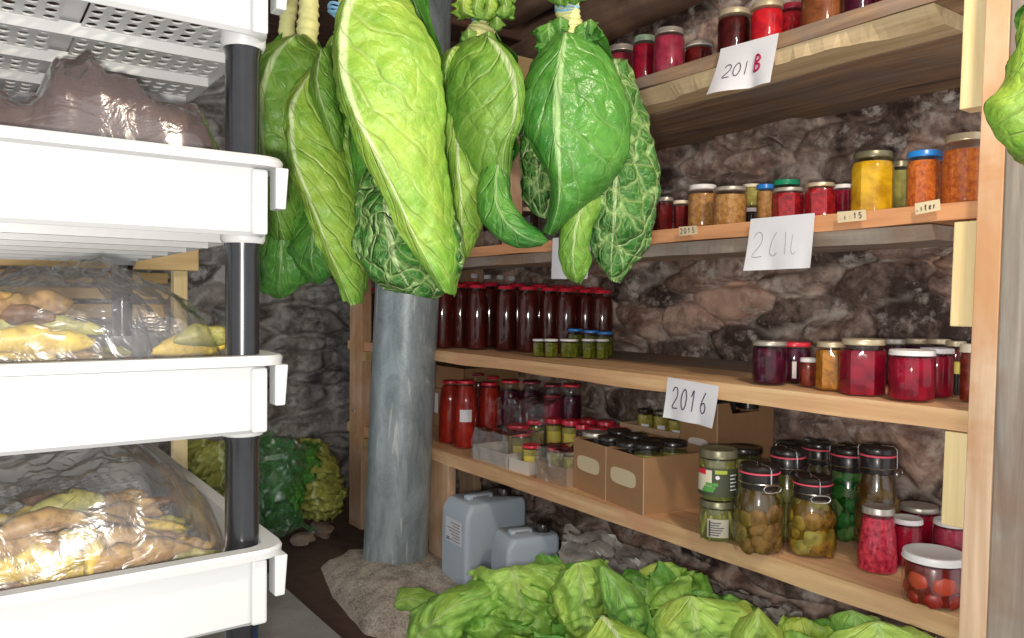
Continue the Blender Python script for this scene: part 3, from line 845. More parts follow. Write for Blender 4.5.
# shelf C, near end
shelf_jars(ZC, [
 (769, 341, 34, 386, 'tumbler', F_purple, 'silver_lid', 'dark purple jar with silver lid, leftmost on the near end of the third shelf', dict(neck=.94)),
 (794, 342, 31, 384.5, 'round', F_purple, 'red_lid', 'dark jar with bright red lid on the third shelf', dict(neck=.95, sticker=('label_white', .15, .55, .25))),
 (808, 358, 17, 388, 'round', F_brred, 'white_lid', 'tiny brownish-red jar with white lid on the third shelf', {}),
 (830, 342, 29, 392, 'facet', F_amber, 'gold_lid', 'faceted amber jar with gold lid on the third shelf', {}),
 (862, 339, 44, 397, 'facet', F_crim, 'gold_lid', 'large faceted crimson jar with gold lid on the third shelf', dict(top=.80)),
 (893, 339, 26, 1.60, 'round', F_purple, 'silver_lid', 'dark jar with silver lid just behind the large crimson jar', {}),
 (918, 339, 25, 1.66, 'round', F_purple, 'gold_lid', 'dark jar with gold lid behind the front white-lidded jar', {}),
 (940, 339, 23, 1.66, 'round', F_dred, 'gold_lid', 'dark red jar in the back row of the third shelf, left of the yellow-labelled bottle', {}),
 (957, 341, 20, 1.60, 'round', F_dred, 'gold_lid', 'dark red jar in the back row behind the yellow-labelled bottle', {}),
 (911, 350, 43, 403, 'round', F_crim, 'white_lid', 'crimson jar with white lid at the front of the third shelf', dict(neck=.95, top=.86)),
 (936, 348, 31, 399, 'round', F_crim, 'white_lid', 'darker crimson jar with white lid behind the front crimson jar on the third shelf', dict(neck=.95)),
 (956, 362, 13, 397.5, 'bottle', F_dark, 'label_yellow', 'tiny dark bottle with a yellow cap band on the third shelf', dict(neck=.9, lidh=.026)),
 (970, 344, 20, 403, 'round', F_brred, 'cream_lid', 'brown-red jar with cream lid beside the upright on the third shelf', dict(neck=.95, lidh=.018)),
], 'preserve jars at the near end of the third shelf')

# shelf C, far part: juice bottles in two rows
ordw = ['first', 'second', 'third', 'fourth', 'fifth', 'sixth', 'seventh', 'eighth', 'ninth', 'tenth']
hpx = [442, 460, 477, 506, 528, 549, 566, 585, 602]
proto = None
BR, BH = 0.0345, 0.215
def copy_thing(root, loc, label, group, scale=1.0):
    r_ = root.copy(); C.objects.link(r_); r_.location = loc; r_['label'] = label; r_['group'] = group
    r_.scale = (scale, scale, scale)
    for ch in list(root.children):
        c_ = ch.copy(); C.objects.link(c_); c_.parent = r_
        for g_ in list(ch.children):
            d_ = g_.copy(); C.objects.link(d_); d_.parent = c_
    return r_
taken = []
for i, px in enumerate(hpx):
    xw = 1.39 + 0.036*i + (0.020 if i % 2 else 0)
    p, t = onx(px, 340, xw); p.z = ZC
    top = 283+i*0.9
    lab = 'red-capped juice bottle, %s from the left in the front row of nine' % ordw[i]
    g = 'red-capped juice bottles on the third shelf'
    s = (P(px, top, t).z-ZC)/BH
    if proto is None:
        proto = mk_jar(p, BR, BH, 'bottle', F_juice, 'red_lid', lab, g, name='juice_bottle', cat='bottle', neck=.78, top=.90, lidh=.014)
        proto.scale = (s,)*3
    else: copy_thing(proto, p, lab, g, s)
proto2 = None
for i, px in enumerate([452, 470, 489, 517, 539, 558, 576, 594]):
    xw = 1.40+0.036*(i+0.5)+0.095+(0.020 if i % 2 else 0)
    p, t = onx(px, 340, xw); p.z = ZC
    s = (P(px, 281+i*0.9, t).z-ZC)/BH
    copy_thing(proto, p, 'red-capped juice bottle, %s from the left in the second row' % ordw[i], 'red-capped juice bottles on the third shelf', s)
for i, px in enumerate([458, 474, 487, 500, 511]):
    xw = 1.70+0.012*i+(0.030 if i % 2 else 0)
    p, t = onx(px, 340, xw); p.z = ZC
    lab = 'white-capped dark bottle, %s from the left behind the red caps' % ordw[i]
    g = 'white-capped bottles on the third shelf'
    s = (P(px, 273+i*.8, t).z-ZC)/0.235
    if proto2 is None:
        proto2 = mk_jar(p, .027, .235, 'bottle', F_juice, 'white_lid', lab, g, name='juice_bottle', cat='bottle', neck=.46, top=.86, lidh=.018)
        proto2.scale = (s,)*3
    else: copy_thing(proto2, p, lab, g, s)
# two more bottles left of the column
for i, px in enumerate([371]):
    p, t = onx(px, 340, 1.38+.1*i); p.z = ZC
    copy_thing(proto, p, ['red-capped juice bottle just left of the column', 'red-capped juice bottle behind the one left of the column'][i], 'juice bottles at the far end of the third shelf', 1.0)
# green faceted jars with white lids in front, blue lids behind
for px, wpx, l in ((538, 12, 'leftmost'), (551, 15, 'second from the left'), (569, 20, 'third from the left, the widest'), (588.5, 15, 'fourth from the left'), (602, 14, 'rightmost')):
    shelf_jars(ZC, [(px, 339, wpx, 357.5+(px-538)*.04, 'facet', F_herb, 'white_lid', 'small green jar with white lid, %s of the front row' % l, dict(lidh=.008, top=.80))], 'small green jars on the third shelf')
for px, l in ((575, 'left'), (591, 'middle'), (605, 'right')):
    p, t = onx(px, 340, 1.585+(px-575)*.0012)
    h = P(px, 328.5+(px-575)*.1, t).z-ZC
    mk_jar((p.x, p.y, ZC), 8.2*t/FPX, h, 'facet', F_herb, 'blue_lid', 'small green jar with blue lid, %s one of the three blue lids' % l, 'small green jars on the third shelf', top=.78)

# shelf D, near end jars
shelf_jars(ZD, [
 (877, 507, 38, 575, 'taper', F_raw, 'silver_lid', 'tapered jar of bright red berry jam with gold-rimmed lid on the lowest shelf', dict(neck=.76)),
 (906, 518, 29, 569, 'round', F_crim, 'white_lid', 'crimson jar with white lid between the tapered jar and the strawberry jar', dict(neck=.95)),
 (918, 506, 36, 556, 'round', F_crim, 'silver_lid', 'crimson jar with silver lid behind the two white-lidded jars on the lowest shelf', dict(neck=.95)),
 (950, 521, 32, 569, 'round', F_pink, 'white_lid', 'red jar with pinkish white lid against the upright behind the strawberry jar', dict(neck=.95)),
], 'red preserve jars at the near end of the lowest shelf')
# the strawberry jar: clear syrup with halved berries
def strawberry_jar():
    p, t = onz(933, 611, ZD); r = 58*t/FPX/2
    d = Vector((p.x, p.y, 0)).normalized(); p = p+d*r*.9; t = (p-CAM).dot(fwd); r = 58*t/FPX/2
    h = P(933, 551, t).z-ZD; p.z = ZD
    root = thing('jar', 'squat jar of whole strawberries in syrup with pinkish white lid, frontmost on the lowest shelf', 'jar', p, 0, 'red preserve jars at the near end of the lowest shelf')
    nk = r*.95
    prof = P_body('tumbler', r, h, nk)
    obj('glass', MB().lathe(prof, 32, cap=False), M['glass'], root, angle=45)
    berry = m_plain('strawberry', (0.30,0.02,0.012), 0.4, nscale=60, var=.35)
    cut = m_plain('strawberry_cut', (0.50,0.065,0.03), 0.45, nscale=40, var=.15)
    a0 = math.atan2(CAM.y-p.y, CAM.x-p.x)
    k = 0
    for (o_, zz, sc_, mt) in ((-.62, .50, 1.0, cut), (.42, .47, 1.05, cut), (1.25, .40, .8, berry), (-1.35, .30, .8, berry), (.0, .18, .8, berry), (-.8, .16, .7, berry), (.85, .17, .75, berry), (2.2, .4, .9, berry), (3.2, .3, .9, berry), (4.0, .5, .9, cut), (2.7, .6, .8, berry), (1.7, .62, .7, cut)):
        k += 1
        a = a0+o_; rr = r*.80
        b = MB().blob((rr*math.cos(a), rr*math.sin(a), zz*h), (r*.15, r*.37*sc_, r*.36*sc_), Matrix.Rotation(a, 3, 'Z'), 16, 10, .12, k)
        obj('strawberry', b, mt, root)
    obj('syrup', MB().lathe([(r*.80, .004), (r*.90, h*.08), (r*.90, h*.76), (r*.86, h*.80)], 28), m_plain('dark_red_syrup', (0.14,0.008,0.006), .25, coat=.5), root)
    obj('lid', lid_mb(r*1.02, h*.15, h-h*.15), M['white_lid'], root)
strawberry_jar()

# clip-top jars of pickles
def clip_jar(px, top, wpx, bot, fillcols, tint, label, seed, bx=None, wire_dir=0.35, chunk=0.40):
    if bx is None:
        p, t = onz(px, bot, ZD); r = wpx*t/FPX/2
        d = Vector((p.x, p.y, 0)).normalized(); p = p+d*r*.9; t = (p-CAM).dot(fwd); r = wpx*t/FPX/2
    else:
        p, t = onx(px, 480, bx); r = wpx*t/FPX/2
    h = P(px, top+4, t).z-ZD; p.z = ZD
    root = thing('clip_jar', label, 'jar', p, 0, 'wire-clip pickle jars on the lowest shelf')
    nk = r*.72
    prof = [(r*.86,0,0),(r*.97,h*.02,0),(r,h*.06,0),(r,h*.50,0),(r*.985,h*.56,0),(r*.92,h*.63,0),(r*.80,h*.71,0),(nk,h*.76,0),(nk,h*.90,0),(nk*1.02,h*.935,0)]
    obj('glass', MB().lathe(prof, 32, cap=False), M['glass'], root, angle=45)
    rnd = random.Random(seed)
    mats = [m_fill(tuple(x*.72 for x in c), tuple(x*.36 for x in c), 45) for c in fillcols]
    dk = m_plain('dark_brine', tuple(.26*c_*t_ for c_, t_ in zip(fillcols[0], tint)), .2, coat=.6)
    obj('brine', MB().lathe(inner([(a_*.82, b_, c_) for a_, b_, c_ in prof], 0, .004, h*.74, r), 24), dk, root, angle=45)
    z = h*.13; k = 0
    while z < h*.66:
        rr = (r if z < h*.50 else (r*.90 if z < h*.58 else r*.78))*.975-r*chunk*.58
        n = 8
        for i in range(n):
            a = 2*PI*(i+rnd.random()*.6)/n+k
            c = (rr*math.cos(a), rr*math.sin(a), z+rnd.uniform(-.01, .01)*1.0)
            q = Matrix.Rotation(rnd.uniform(0, 3), 3, 'Z') @ Matrix.Rotation(rnd.uniform(-.8, .8), 3, 'X')
            s_ = r*chunk*rnd.uniform(.8, 1.05)
            q = Matrix.Rotation(a, 3, 'Z') @ Matrix.Rotation(rnd.uniform(-.7, .7), 3, 'X')
            obj('pickle', MB().blob(c, (s_*.55, s_*1.12, s_*rnd.uniform(.85, 1.15)), q, 14, 10, .22, seed*10+k*7+i), mats[rnd.randrange(len(mats))], root)
        z += r*chunk*1.35; k += 1
    lz = h*.80
    # dark band of the neck, glass lid, rubber gasket
    obj('neck_band', MB().lathe([(nk*1.03, lz-.012), (nk*1.05, lz-.008), (nk*1.05, h*.905), (nk*1.03, h*.91)], 28, cap=False), M['dark_lid'], root)
    obj('lid', MB().lathe([(nk*1.10, h*.925), (nk*1.12, h*.935), (nk*1.12, h*.975), (nk*1.04, h*.995), (nk*.9, h), (nk*.8, h*.99), (.0005, h*.99)], 28), M['dark_lid'], root)
    obj('gasket', MB().lathe([(nk*1.05, h*.905), (nk*1.15, h*.907), (nk*1.15, h*.922), (nk*1.05, h*.925)], 28, cap=False), M['rubber'], root)
    a0 = math.atan2(CAM.y-p.y, CAM.x-p.x)+wire_dir
    Rz = Matrix.Rotation(a0, 3, 'Z')
    e = nk*1.17
    w_ = MB()
    loop = [(e*.2, 0, h*1.003), (e*.9, 0, h*1.0), (e*1.02, 0, h*.97), (e*1.03, 0, h*.88), (e*1.04, 0.0, h*.80)]
    w_.tube([Rz @ Vector(q) for q in loop], .0014, 6)
    ov = []
    for i in range(17):
        a = 2*PI*i/16
        ov.append(Rz @ Vector((e*1.05+.004, .019*math.copysign(abs(math.cos(a))**.6, math.cos(a)), h*.765+.0075*math.sin(a))))
    w_.tube(ov, .0014, 6)
    rg = [(nk*1.08*math.cos(2*PI*i/24), nk*1.08*math.sin(2*PI*i/24), h*.80) for i in range(25)]
    w_.tube(rg, .0014, 6)
    w_.tube([Rz @ Vector((-e*1.02, 0, h*.80)), Rz @ Vector((-e*1.03, 0, h*.97)), Rz @ Vector((-e*.9, 0, h*1.0)), Rz @ Vector((-e*.2, 0, h*1.003))], .0014, 6)
    obj('wire_bail', w_, M['wire'], root)
    return root
O1 = [(0.38,0.27,0.05), (0.42,0.32,0.08), (0.42,0.24,0.07)]
O2 = [(0.58,0.40,0.06), (0.55,0.30,0.05), (0.60,0.52,0.12)]
clip_jar(758, 459, 49, 557, O1, (0.85,0.70,0.36), 'clip-top jar of olive-brown pickles, left of the two front clip jars', 1, wire_dir=.55)
clip_jar(811, 471, 47, 560, O2, (0.92,0.75,0.35), 'clip-top jar of yellow-orange pickles, right of the two front clip jars', 2, wire_dir=.35)
clip_jar(786, 444, 42, 546, [(0.42,0.42,0.12), (0.50,0.48,0.16), (0.36,0.34,0.08)], (0.86,0.84,0.5), 'clip-top jar of pale green pickles behind the two front clip jars', 3, wire_dir=.5)
clip_jar(847, 444, 44, 547, [(0.05,0.27,0.05), (0.12,0.32,0.06), (0.22,0.34,0.12)], (0.50,0.80,0.40), 'clip-top jar of vivid green pickles', 4, wire_dir=1.2)
clip_jar(818, 437, 38, 0, [(0.14,0.12,0.05), (0.20,0.17,0.07)], (0.7,0.65,0.5), 'clip-top jar showing its lid between the pale green and the vivid green jars', 5, bx=1.62, wire_dir=1.0)
clip_jar(877, 441, 42, 0, [(0.34,0.20,0.05), (0.26,0.16,0.05)], (0.8,0.65,0.4), 'clip-top jar of brown pickles behind the vivid green jar, nearest the upright', 6, bx=1.53, wire_dir=1.3)
clip_jar(790, 438, 38, 0, [(0.14,0.12,0.05), (0.20,0.17,0.07)], (0.7,0.65,0.5), 'clip-top jar at the back, hidden up to its lid by the pale green jar', 7, bx=1.66, wire_dir=-1.0)

# stacked gherkin jars
def gherkin(px, z, top, bot, wpx, label, seed, kind, x=None):
    if x is None:
        p, t = onz(px, bot, z); r = wpx*t/FPX/2
        d = Vector((p.x, p.y, 0)).normalized(); p = p+d*r*.9
    else: p = Vector(x)
    t = (p-CAM).dot(fwd); r = wpx*t/FPX/2
    h = P(px, top, t-r*.4).z-z; p.z = z
    root = thing('gherkin_jar', label, 'jar', p, 0, 'shop gherkin jars on the lowest shelf')
    prof = P_body('tumbler', r, h, r*.93)
    obj('glass', MB().lathe(prof, 28, cap=False), M['glass'], root, angle=45)
    obj('brine', MB().lathe(inner([(a_*.90, b_, c_) for a_, b_, c_ in prof], 0, .003, h*.80, r), 24), m_plain('gherkin_brine', (.16,.16,.05), .25, coat=.5), root, angle=45)
    rnd = random.Random(seed)
    ms = [m_fill((0.34,0.36,0.08), (0.20,0.23,0.04), 60), m_fill((0.48,0.46,0.14), (0.3,0.3,0.07), 60)]
    for i in range(13):
        a = 2*PI*i/13
        q = Matrix.Rotation(a, 3, 'Z') @ Matrix.Rotation(rnd.uniform(-.3, .3), 3, 'X')
        obj('gherkin', MB().blob((r*.78*math.cos(a), r*.78*math.sin(a), h*(.42+rnd.uniform(-.06, .06))), (r*.2, r*.2, h*.36), q, 9, 9, .2, seed+i), ms[rnd.randrange(2)], root)
    obj('lid', lid_mb(r*1.0, h*.17, h*.83), M['olive_lid'], root)
    a0 = math.atan2(CAM.y-p.y, CAM.x-p.x)
    def patch(mb, a_0, a_1, z0, z1, rr, m=8):
        vs = []
        for zz in (z0, z1):
            for i in range(m+1):
                a = a0+a_0+(a_1-a_0)*i/m
                vs.append((rr*math.cos(a), rr*math.sin(a), zz))
        mb.add(vs, [(i, i+1, m+2+i, m+1+i) for i in range(m)]); return mb
    rr = r*1.005+.0006
    if kind == 'picture':
        obj('label', patch(MB(), -1.35, 1.25, h*.12, h*.66, rr, 16), m_plain('label_dark_green', (0.06,0.07,0.035), .5), root)
        lp = obj('label_picture', patch(MB(), -1.25, -.30, h*.20, h*.62, rr+.0005), m_plain('label_cream', (0.72,0.66,0.50), .5), root)
        obj('label_banner', patch(MB(), -1.22, -.62, h*.53, h*.63, rr+.001), M['red_lid'], root)
        gm = m_plain('label_green', (0.10,0.34,0.07), .5)
        for k_, (aa, zz) in enumerate(((-.42, .25), (-.30, .32), (-.50, .20))):
            obj('printed_gherkin', patch(MB(), aa-.32, aa+.30, h*zz, h*(zz+.06), rr+.001+.0003*k_), gm, root)
        obj('label_strip', patch(MB(), -.15, .45, h*.56, h*.63, rr+.001), m_plain('label_lime', (0.42,0.50,0.06), .5), root)
        seal = MB(); m = 12
        seal.add([((rr+.0012)*math.cos(a0-.02+.11*math.cos(2*PI*i/m)), (rr+.0012)*math.sin(a0-.02+.11*math.cos(2*PI*i/m)), h*.49+.0042*math.sin(2*PI*i/m)) for i in range(m)], [tuple(range(m))])
        obj('label_seal', seal, M['paper'], root)
        tx = MB()
        for k_ in range(5): patch(tx, .62, 1.05-.1*(k_ % 2), h*(.24+.07*k_), h*(.265+.07*k_), rr+.001, 4)
        obj('label_small_print', tx, M['paper'], root)
    else:
        obj('label', patch(MB(), -.55, .62, h*.16, h*.60, rr, 10), m_plain('label_grey', (0.50,0.47,0.38), .5), root)
        tx = MB()
        for k_ in range(6):
            patch(tx, -.42, .1+.08*((k_*5) % 4), h*(.21+.058*k_), h*(.232+.058*k_), rr+.0008, 5)
        patch(tx, -.45, -.36, h*.18, h*.56, rr+.0009, 2)
        obj('label_small_print', tx, M['ink'], root)
    return root, p, h
g1, gp, gh = gherkin(717, ZD, 500, 544, 36, 'gherkin jar with a small grey label, under another gherkin jar', 31, 'print')
g2, gp2, gh2 = gherkin(718, ZD+gh, 448, 0, 38, 'gherkin jar with a picture label standing on another gherkin jar', 32, 'picture', x=(gp.x, gp.y, 0))
# the dark-lidded jar behind them
p, t = onx(743, 480, 1.56)
mk_jar((p.x, p.y, ZD), 36*t/FPX/2, P(743, 446, t).z-ZD, 'tumbler', F_green, 'dark_lid', 'tall jar with a dark lid right behind the stacked gherkin jars', 'shop gherkin jars on the lowest shelf', neck=.97, lidh=.018)

# shelf D, far part: tomato bottles
hs = None
for (px, top, wpx, bot, label, kw) in (
  (450, 380, 23, 444, 'tomato sauce bottle with red cap at the far left, nearest the column', {}),
  (465.5, 380, 24, 449, 'tomato sauce bottle with red cap and a blank white sticker', dict(sticker=('paper', .40, .58, 1.0))),
  (489, 382, 24, 446, 'tomato sauce bottle with red cap, right of the stickered one', {})):
    p, t = onz(px, bot, ZD); r = wpx*t/FPX/2
    d = Vector((p.x, p.y, 0)).normalized(); p = p+d*r*.9; t = (p-CAM).dot(fwd)
    h = P(px, top, t).z-ZD; p.z = ZD
    mk_jar(p, wpx*t/FPX/2, h, 'passata', F_tomato, 'red_lid', label, 'tomato bottles on the lowest shelf', name='sauce_bottle', cat='bottle', neck=.68, top=.92, lidh=.013, **kw)
for (px, top, wpx, xx, kind, fill, lid, label, kw) in (
  (478, 373, 15, 1.62, 'bottle', F_dred, 'maroon_lid', 'dark bottle with dark red cap behind the tomato sauce bottles', dict(neck=.75, lidh=.012)),
  (493, 376, 15, 1.66, 'bottle', F_dred, 'red_lid', 'dark bottle with red cap behind the third tomato sauce bottle', dict(neck=.75, lidh=.012)),
  (510, 380, 20, 1.56, 'tumbler', F_purple, 'red_lid', 'tall purple jar with magenta lid and white label in plastic wrap', dict(sticker=('label_white', .06, .27, 1.6), lidh=.010)),
  (531, 381, 20, 1.60, 'tumbler', F_purple, 'maroon_lid', 'tall purple jar in plastic wrap, right of the wrapped pair', dict(sticker=('label_tan', .04, .22, 1.4), lidh=.010)),
  (552, 384, 19, 1.62, 'tumbler', F_pink, 'maroon_lid', 'tall dull red jar between the wrapped pair and the last purple jar', dict(lidh=.010)),
  (571, 384, 20, 1.60, 'tumbler', F_purple, 'red_lid', 'tall purple jar with red lid at the right end of the back row', dict(lidh=.010)),
):
    p, t = onx(px, 420, xx)
    mk_jar((p.x, p.y, ZD), wpx*t/FPX/2, P(px, top, t).z-ZD, kind, fill, lid, label, 'tall purple jars on the lowest shelf', **kw)

# ================================================================== CARTONS AND TRAYS ON THE LOWEST SHELF
def open_box(name, label, cat, org, yaw, L, W, H, mat, th=.003, notch=None, holes=(), group=None):
    """open carton: origin = near corner, x along yaw, y 90 deg to the left"""
    root = thing(name, label, cat, org, yaw, group)
    def panel(nm, a, b, c, d):   # outer quad path as box
        return obj(nm, MB().box(a, b), mat, root, smooth=False)
    if notch:                       # front panel (y=0) with a trapezoid cut in its top edge
        n0, n1, nd_ = notch
        pts = [(0, 0), (L, 0), (L, H), (n1, H), (n1-.008, H-nd_), (n0+.008, H-nd_), (n0, H), (0, H)]
        mb = MB(); m = len(pts)
        mb.add([(x, 0, z) for x, z in pts]+[(x, th, z) for x, z in pts],
               [tuple(range(m)), tuple(reversed(range(m, 2*m)))]+[(i, m+i, m+(i+1) % m, (i+1) % m) for i in range(m)])
        obj('front_panel', mb, mat, root, smooth=False)
    else: panel('front_panel', (0, 0, 0), (L, th, H), 0, 0)
    panel('back_panel', (0, W-th, 0), (L, W, H), 0, 0)
    panel('end_panel', (0, th, 0), (th, W-th, H), 0, 0)
    panel('end_panel', (L-th, th, 0), (L, W-th, H), 0, 0)
    panel('base', (th, th, 0), (L-th, W-th, th), 0, 0)
    for (face, cx_, cz, wx, wz, hm) in holes:
        mb = MB(); n = 20; vs = []
        for i in range(n):
            a = 2*PI*i/n
            ex = math.copysign(abs(math.cos(a))**.6, math.cos(a))*wx
            ez = math.copysign(abs(math.sin(a))**.6, math.sin(a))*wz
            vs.append((-.0008, cx_+ex, cz+ez) if face == 'end' else (cx_+ex, -.0008, cz+ez))
        mb.add(vs, [tuple(range(n))])
        obj('hand_hole', mb, hm, root, smooth=False)
    return root
def ylocal(root, x, y): 
    a = root.rotation_euler.z; o = root.location
    return (o.x+x*math.cos(a)-y*math.sin(a), o.y+x*math.sin(a)+y*math.cos(a))

# the two long cartons: the corner between long face (towards the camera, left) and the end face
pA, tA = onz(643, 516, ZD)      # near corner
pB, tB = onz(573, 487, ZD)      # far left corner
pR, tR = onz(699, 500, ZD)      # right corner
dl = Vector((pB.x-pA.x, pB.y-pA.y)); Ltot = dl.length; yaw = math.atan2(dl.y, dl.x)
H1 = P(643, 458+0, tA).z-ZD
Wd = (Vector((pR.x-pA.x, pR.y-pA.y))).length
# local frame: x runs along the shelf (away), y to the left of it -> box body lies on the right, so mirror with -W offset
def carton(i, label, L, start):
    org = Vector((pA.x, pA.y))+dl.normalized()*start
    root = thing('carton', label, 'box', (org.x, org.y, ZD), yaw, 'open brown cartons of jars on the lowest shelf')
    th = .003; W = Wd
    def bx(nm, a, b, m=M['card']): return obj(nm, MB().box(a, b), m, root, smooth=False)
    bx('front_panel', (0, -th, 0), (L-.001, 0, H1)); bx('back_panel', (0, -W, 0), (L-.001, -W+th, H1))
    bx('end_panel', (0, -W+th, 0), (th, -th, H1)); bx('end_panel', (L-th-.001, -W+th, 0), (L-.001, -th, H1))
    bx('base', (th, -W+th, 0), (L-th, -th, th))
    bx('cut_edge', (-.0008, -.001, 0), (.001, .0008, H1), M['card_cut'])
    mb = MB(); n = 24
    vs = []
    for k in range(n):
        a = 2*PI*k/n
        vs.append((L*.52+.34*L*math.copysign(abs(math.cos(a))**.55, math.cos(a)), .0012, H1*.55+H1*.15*math.copysign(abs(math.sin(a))**.55, math.sin(a))))
    mb.add(vs, [tuple(range(n))])
    obj('hand_hole', mb, M['label_tan'], root, smooth=False)
    return root
cA = carton(0, 'open brown carton of jars with an oval grip, nearer of the joined pair', Ltot*.50, 0)
cB = carton(1, 'open brown carton of jars with an oval grip, farther of the joined pair', Ltot*.50, Ltot*.50)
def in_carton(rootc, lx, ly, r, h, kind, fill, lid, label, **kw):
    x, y = ylocal(rootc, lx, ly)
    mk_jar((x, y, ZD+.004), r, h, kind, fill, lid, label, 'jars standing in the cartons', neck=.95, **kw)
LB = Ltot*.5
r_ = LB*.235
rows = int(Wd/(2*r_+.004))
spots = []
for ci, (rc, nm) in enumerate(((cA, 'nearer'), (cB, 'farther'))):
    for ix in range(2):
        for iy in range(rows):
            spots.append((rc, nm, LB*(.27+.47*ix), -(r_+.006+(2*r_+.003)*iy), ix, iy, ci))
for (rc, nm, lx, ly, ix, iy, ci) in spots:
    dark = not (ci == 0 and ix == 0)
    lid = 'dark_lid' if not (iy >= 2 or (ci == 1 and iy == 0 and ix == 1)) else 'silver_lid'
    fill = F_dark if dark else F_green
    in_carton(rc, lx, ly, r_*.95, H1*(1.10 if dark else 1.16), 'round', fill, lid,
              '%s jar, %s lid, in the %s grip carton, %s from its front, %s side' % ('dark' if dark else 'green', 'black' if lid == 'dark_lid' else 'silver', nm, ordw[iy], ['near', 'far'][ix]), lidh=.014)

# big brown carton behind, with the trapezoid grip
pN, tN = onx(717, 450, 1.60)
pF, _ = onx(680, 450, 1.60)
ybig0, ybig1 = pN.y, pF.y
Hb = P(717, 404, tN).z-ZD
rb_ = P(773, 400, tN*1.0)
kx = None
# end face runs away from the shelf front: from px 717 to px 773 at constant y
pE, _t = ony(773, 450, ybig0)
root = thing('carton', 'large closed-sided brown carton behind the 2016 sign with a trapezoid grip showing dark jars', 'box', (1.60, ybig0, ZD), 0, 'open brown cartons of jars on the lowest shelf')
Wb, Lb = min(pE.x, 1.895)-1.60, ybig1-ybig0
th = .003
nz0, nz1 = (ony(729, 420, ybig0)[0].x-1.60), (ony(763, 420, ybig0)[0].x-1.60)
pts = [(0, 0), (Wb, 0), (Wb, Hb), (nz1, Hb), (nz1-.014, Hb-.030), (nz0+.014, Hb-.030), (nz0, Hb), (0, Hb)]
m_ = len(pts); mb = MB()
mb.add([(x, 0, z) for x, z in pts]+[(x, th, z) for x, z in pts], [tuple(range(m_)), tuple(reversed(range(m_, 2*m_)))]+[(i, m_+i, m_+(i+1) % m_, (i+1) % m_) for i in range(m_)])
obj('end_panel', mb, M['card'], root, smooth=False)
obj('side_panel', MB().box((0, th, 0), (th, Lb, Hb)), M['card'], root, smooth=False)
obj('side_panel', MB().box((Wb-th, th, 0), (Wb, Lb, Hb)), M['card'], root, smooth=False)
obj('end_panel', MB().box((th, Lb-th, 0), (Wb-th, Lb, Hb)), M['card'], root, smooth=False)
obj('base', MB().box((th, th, 0), (Wb-th, Lb-th, th)), M['card'], root, smooth=False)
obj('cut_edge', MB().box((-.001, -.001, 0), (.0012, .001, Hb)), M['card_cut'], root, smooth=False)
n = 20; mb = MB()
cy_, cz_ = Lb*.50, Hb*.52
mb.add([(-.0009, cy_+Lb*.28*math.copysign(abs(math.cos(2*PI*i/n))**.6, math.cos(2*PI*i/n)), cz_+.020*math.copysign(abs(math.sin(2*PI*i/n))**.6, math.sin(2*PI*i/n))) for i in range(n)], [tuple(reversed(range(n)))])
obj('hand_hole', mb, M['label_white'], root, smooth=False)
for i in range(2):
    for j in range(2):
        rr = min(Wb, Lb)/4*.86
        mk_jar((1.60+Wb*(.30+.42*i), ybig0+.008+rr+(2*rr+.004)*j, ZD+.004), rr, Hb*.98, 'round', F_maroon, 'dark_lid',
               'dark jar in the large carton, %s %s' % (['left', 'right'][i], ['at the trapezoid grip', 'behind the first'][j]), 'jars inside the large carton', neck=.95)

# shallow grey-brown carton with the yellow-capped jars (left of the big one)
p0, t0 = onx(680, 450, 1.62); p1, t1 = onx(630, 450, 1.66)
Ht = .050
root = thing('carton_tray', 'low grey-brown cardboard tray of yellow jars left of the large carton', 'tray', (1.62, p0.y+.004, ZD+.095), 0)
Lt = p1.y-p0.y
for nm, a, b in (('side_panel', (0, 0, 0), (.003, Lt, Ht)), ('side_panel', (.157, 0, 0), (.16, Lt, Ht)), ('end_panel', (.003, 0, 0), (.157, .003, Ht)), ('end_panel', (.003, Lt-.003, 0), (.157, Lt, Ht)), ('base', (.003, .003, 0), (.157, Lt-.003, .003))):
    obj(nm, MB().box(a, b), M['card_pale'], root, smooth=False)
lower = thing('carton_tray', 'cardboard tray underneath the tray of yellow jars', 'tray', (1.62, p0.y+.004, ZD), 0)
for nm, a, b in (('side_panel', (0, 0, 0), (.003, Lt, .094)), ('side_panel', (.157, 0, 0), (.16, Lt, .094)), ('end_panel', (.003, 0, 0), (.157, .003, .094)), ('end_panel', (.003, Lt-.003, 0), (.157, Lt, .094)), ('base', (.003, .003, 0), (.157, Lt-.003, .003)), ('top_flap', (.003, .003, .091), (.157, Lt-.003, .094))):
    obj(nm, MB().box(a, b), M['card_pale'], lower, smooth=False)
for i, (px, top) in enumerate(((645, 409), (661, 411), (676, 415))):
    p, t = onx(px, 430, 1.655+.03*(i % 2))
    mk_jar((p.x, min(max(p.y, p0.y+.034), p0.y+Lt-.030), ZD+.099), .024, P(px, top, t).z-ZD-.099, 'round', F_mustard, 'olive_lid' if i else 'dark_lid',
           'yellow jar with white label in the low tray, %s from the left' % ordw[i], 'yellow jars in the low tray', neck=.9, sticker=('paper', .12, .55, .9))

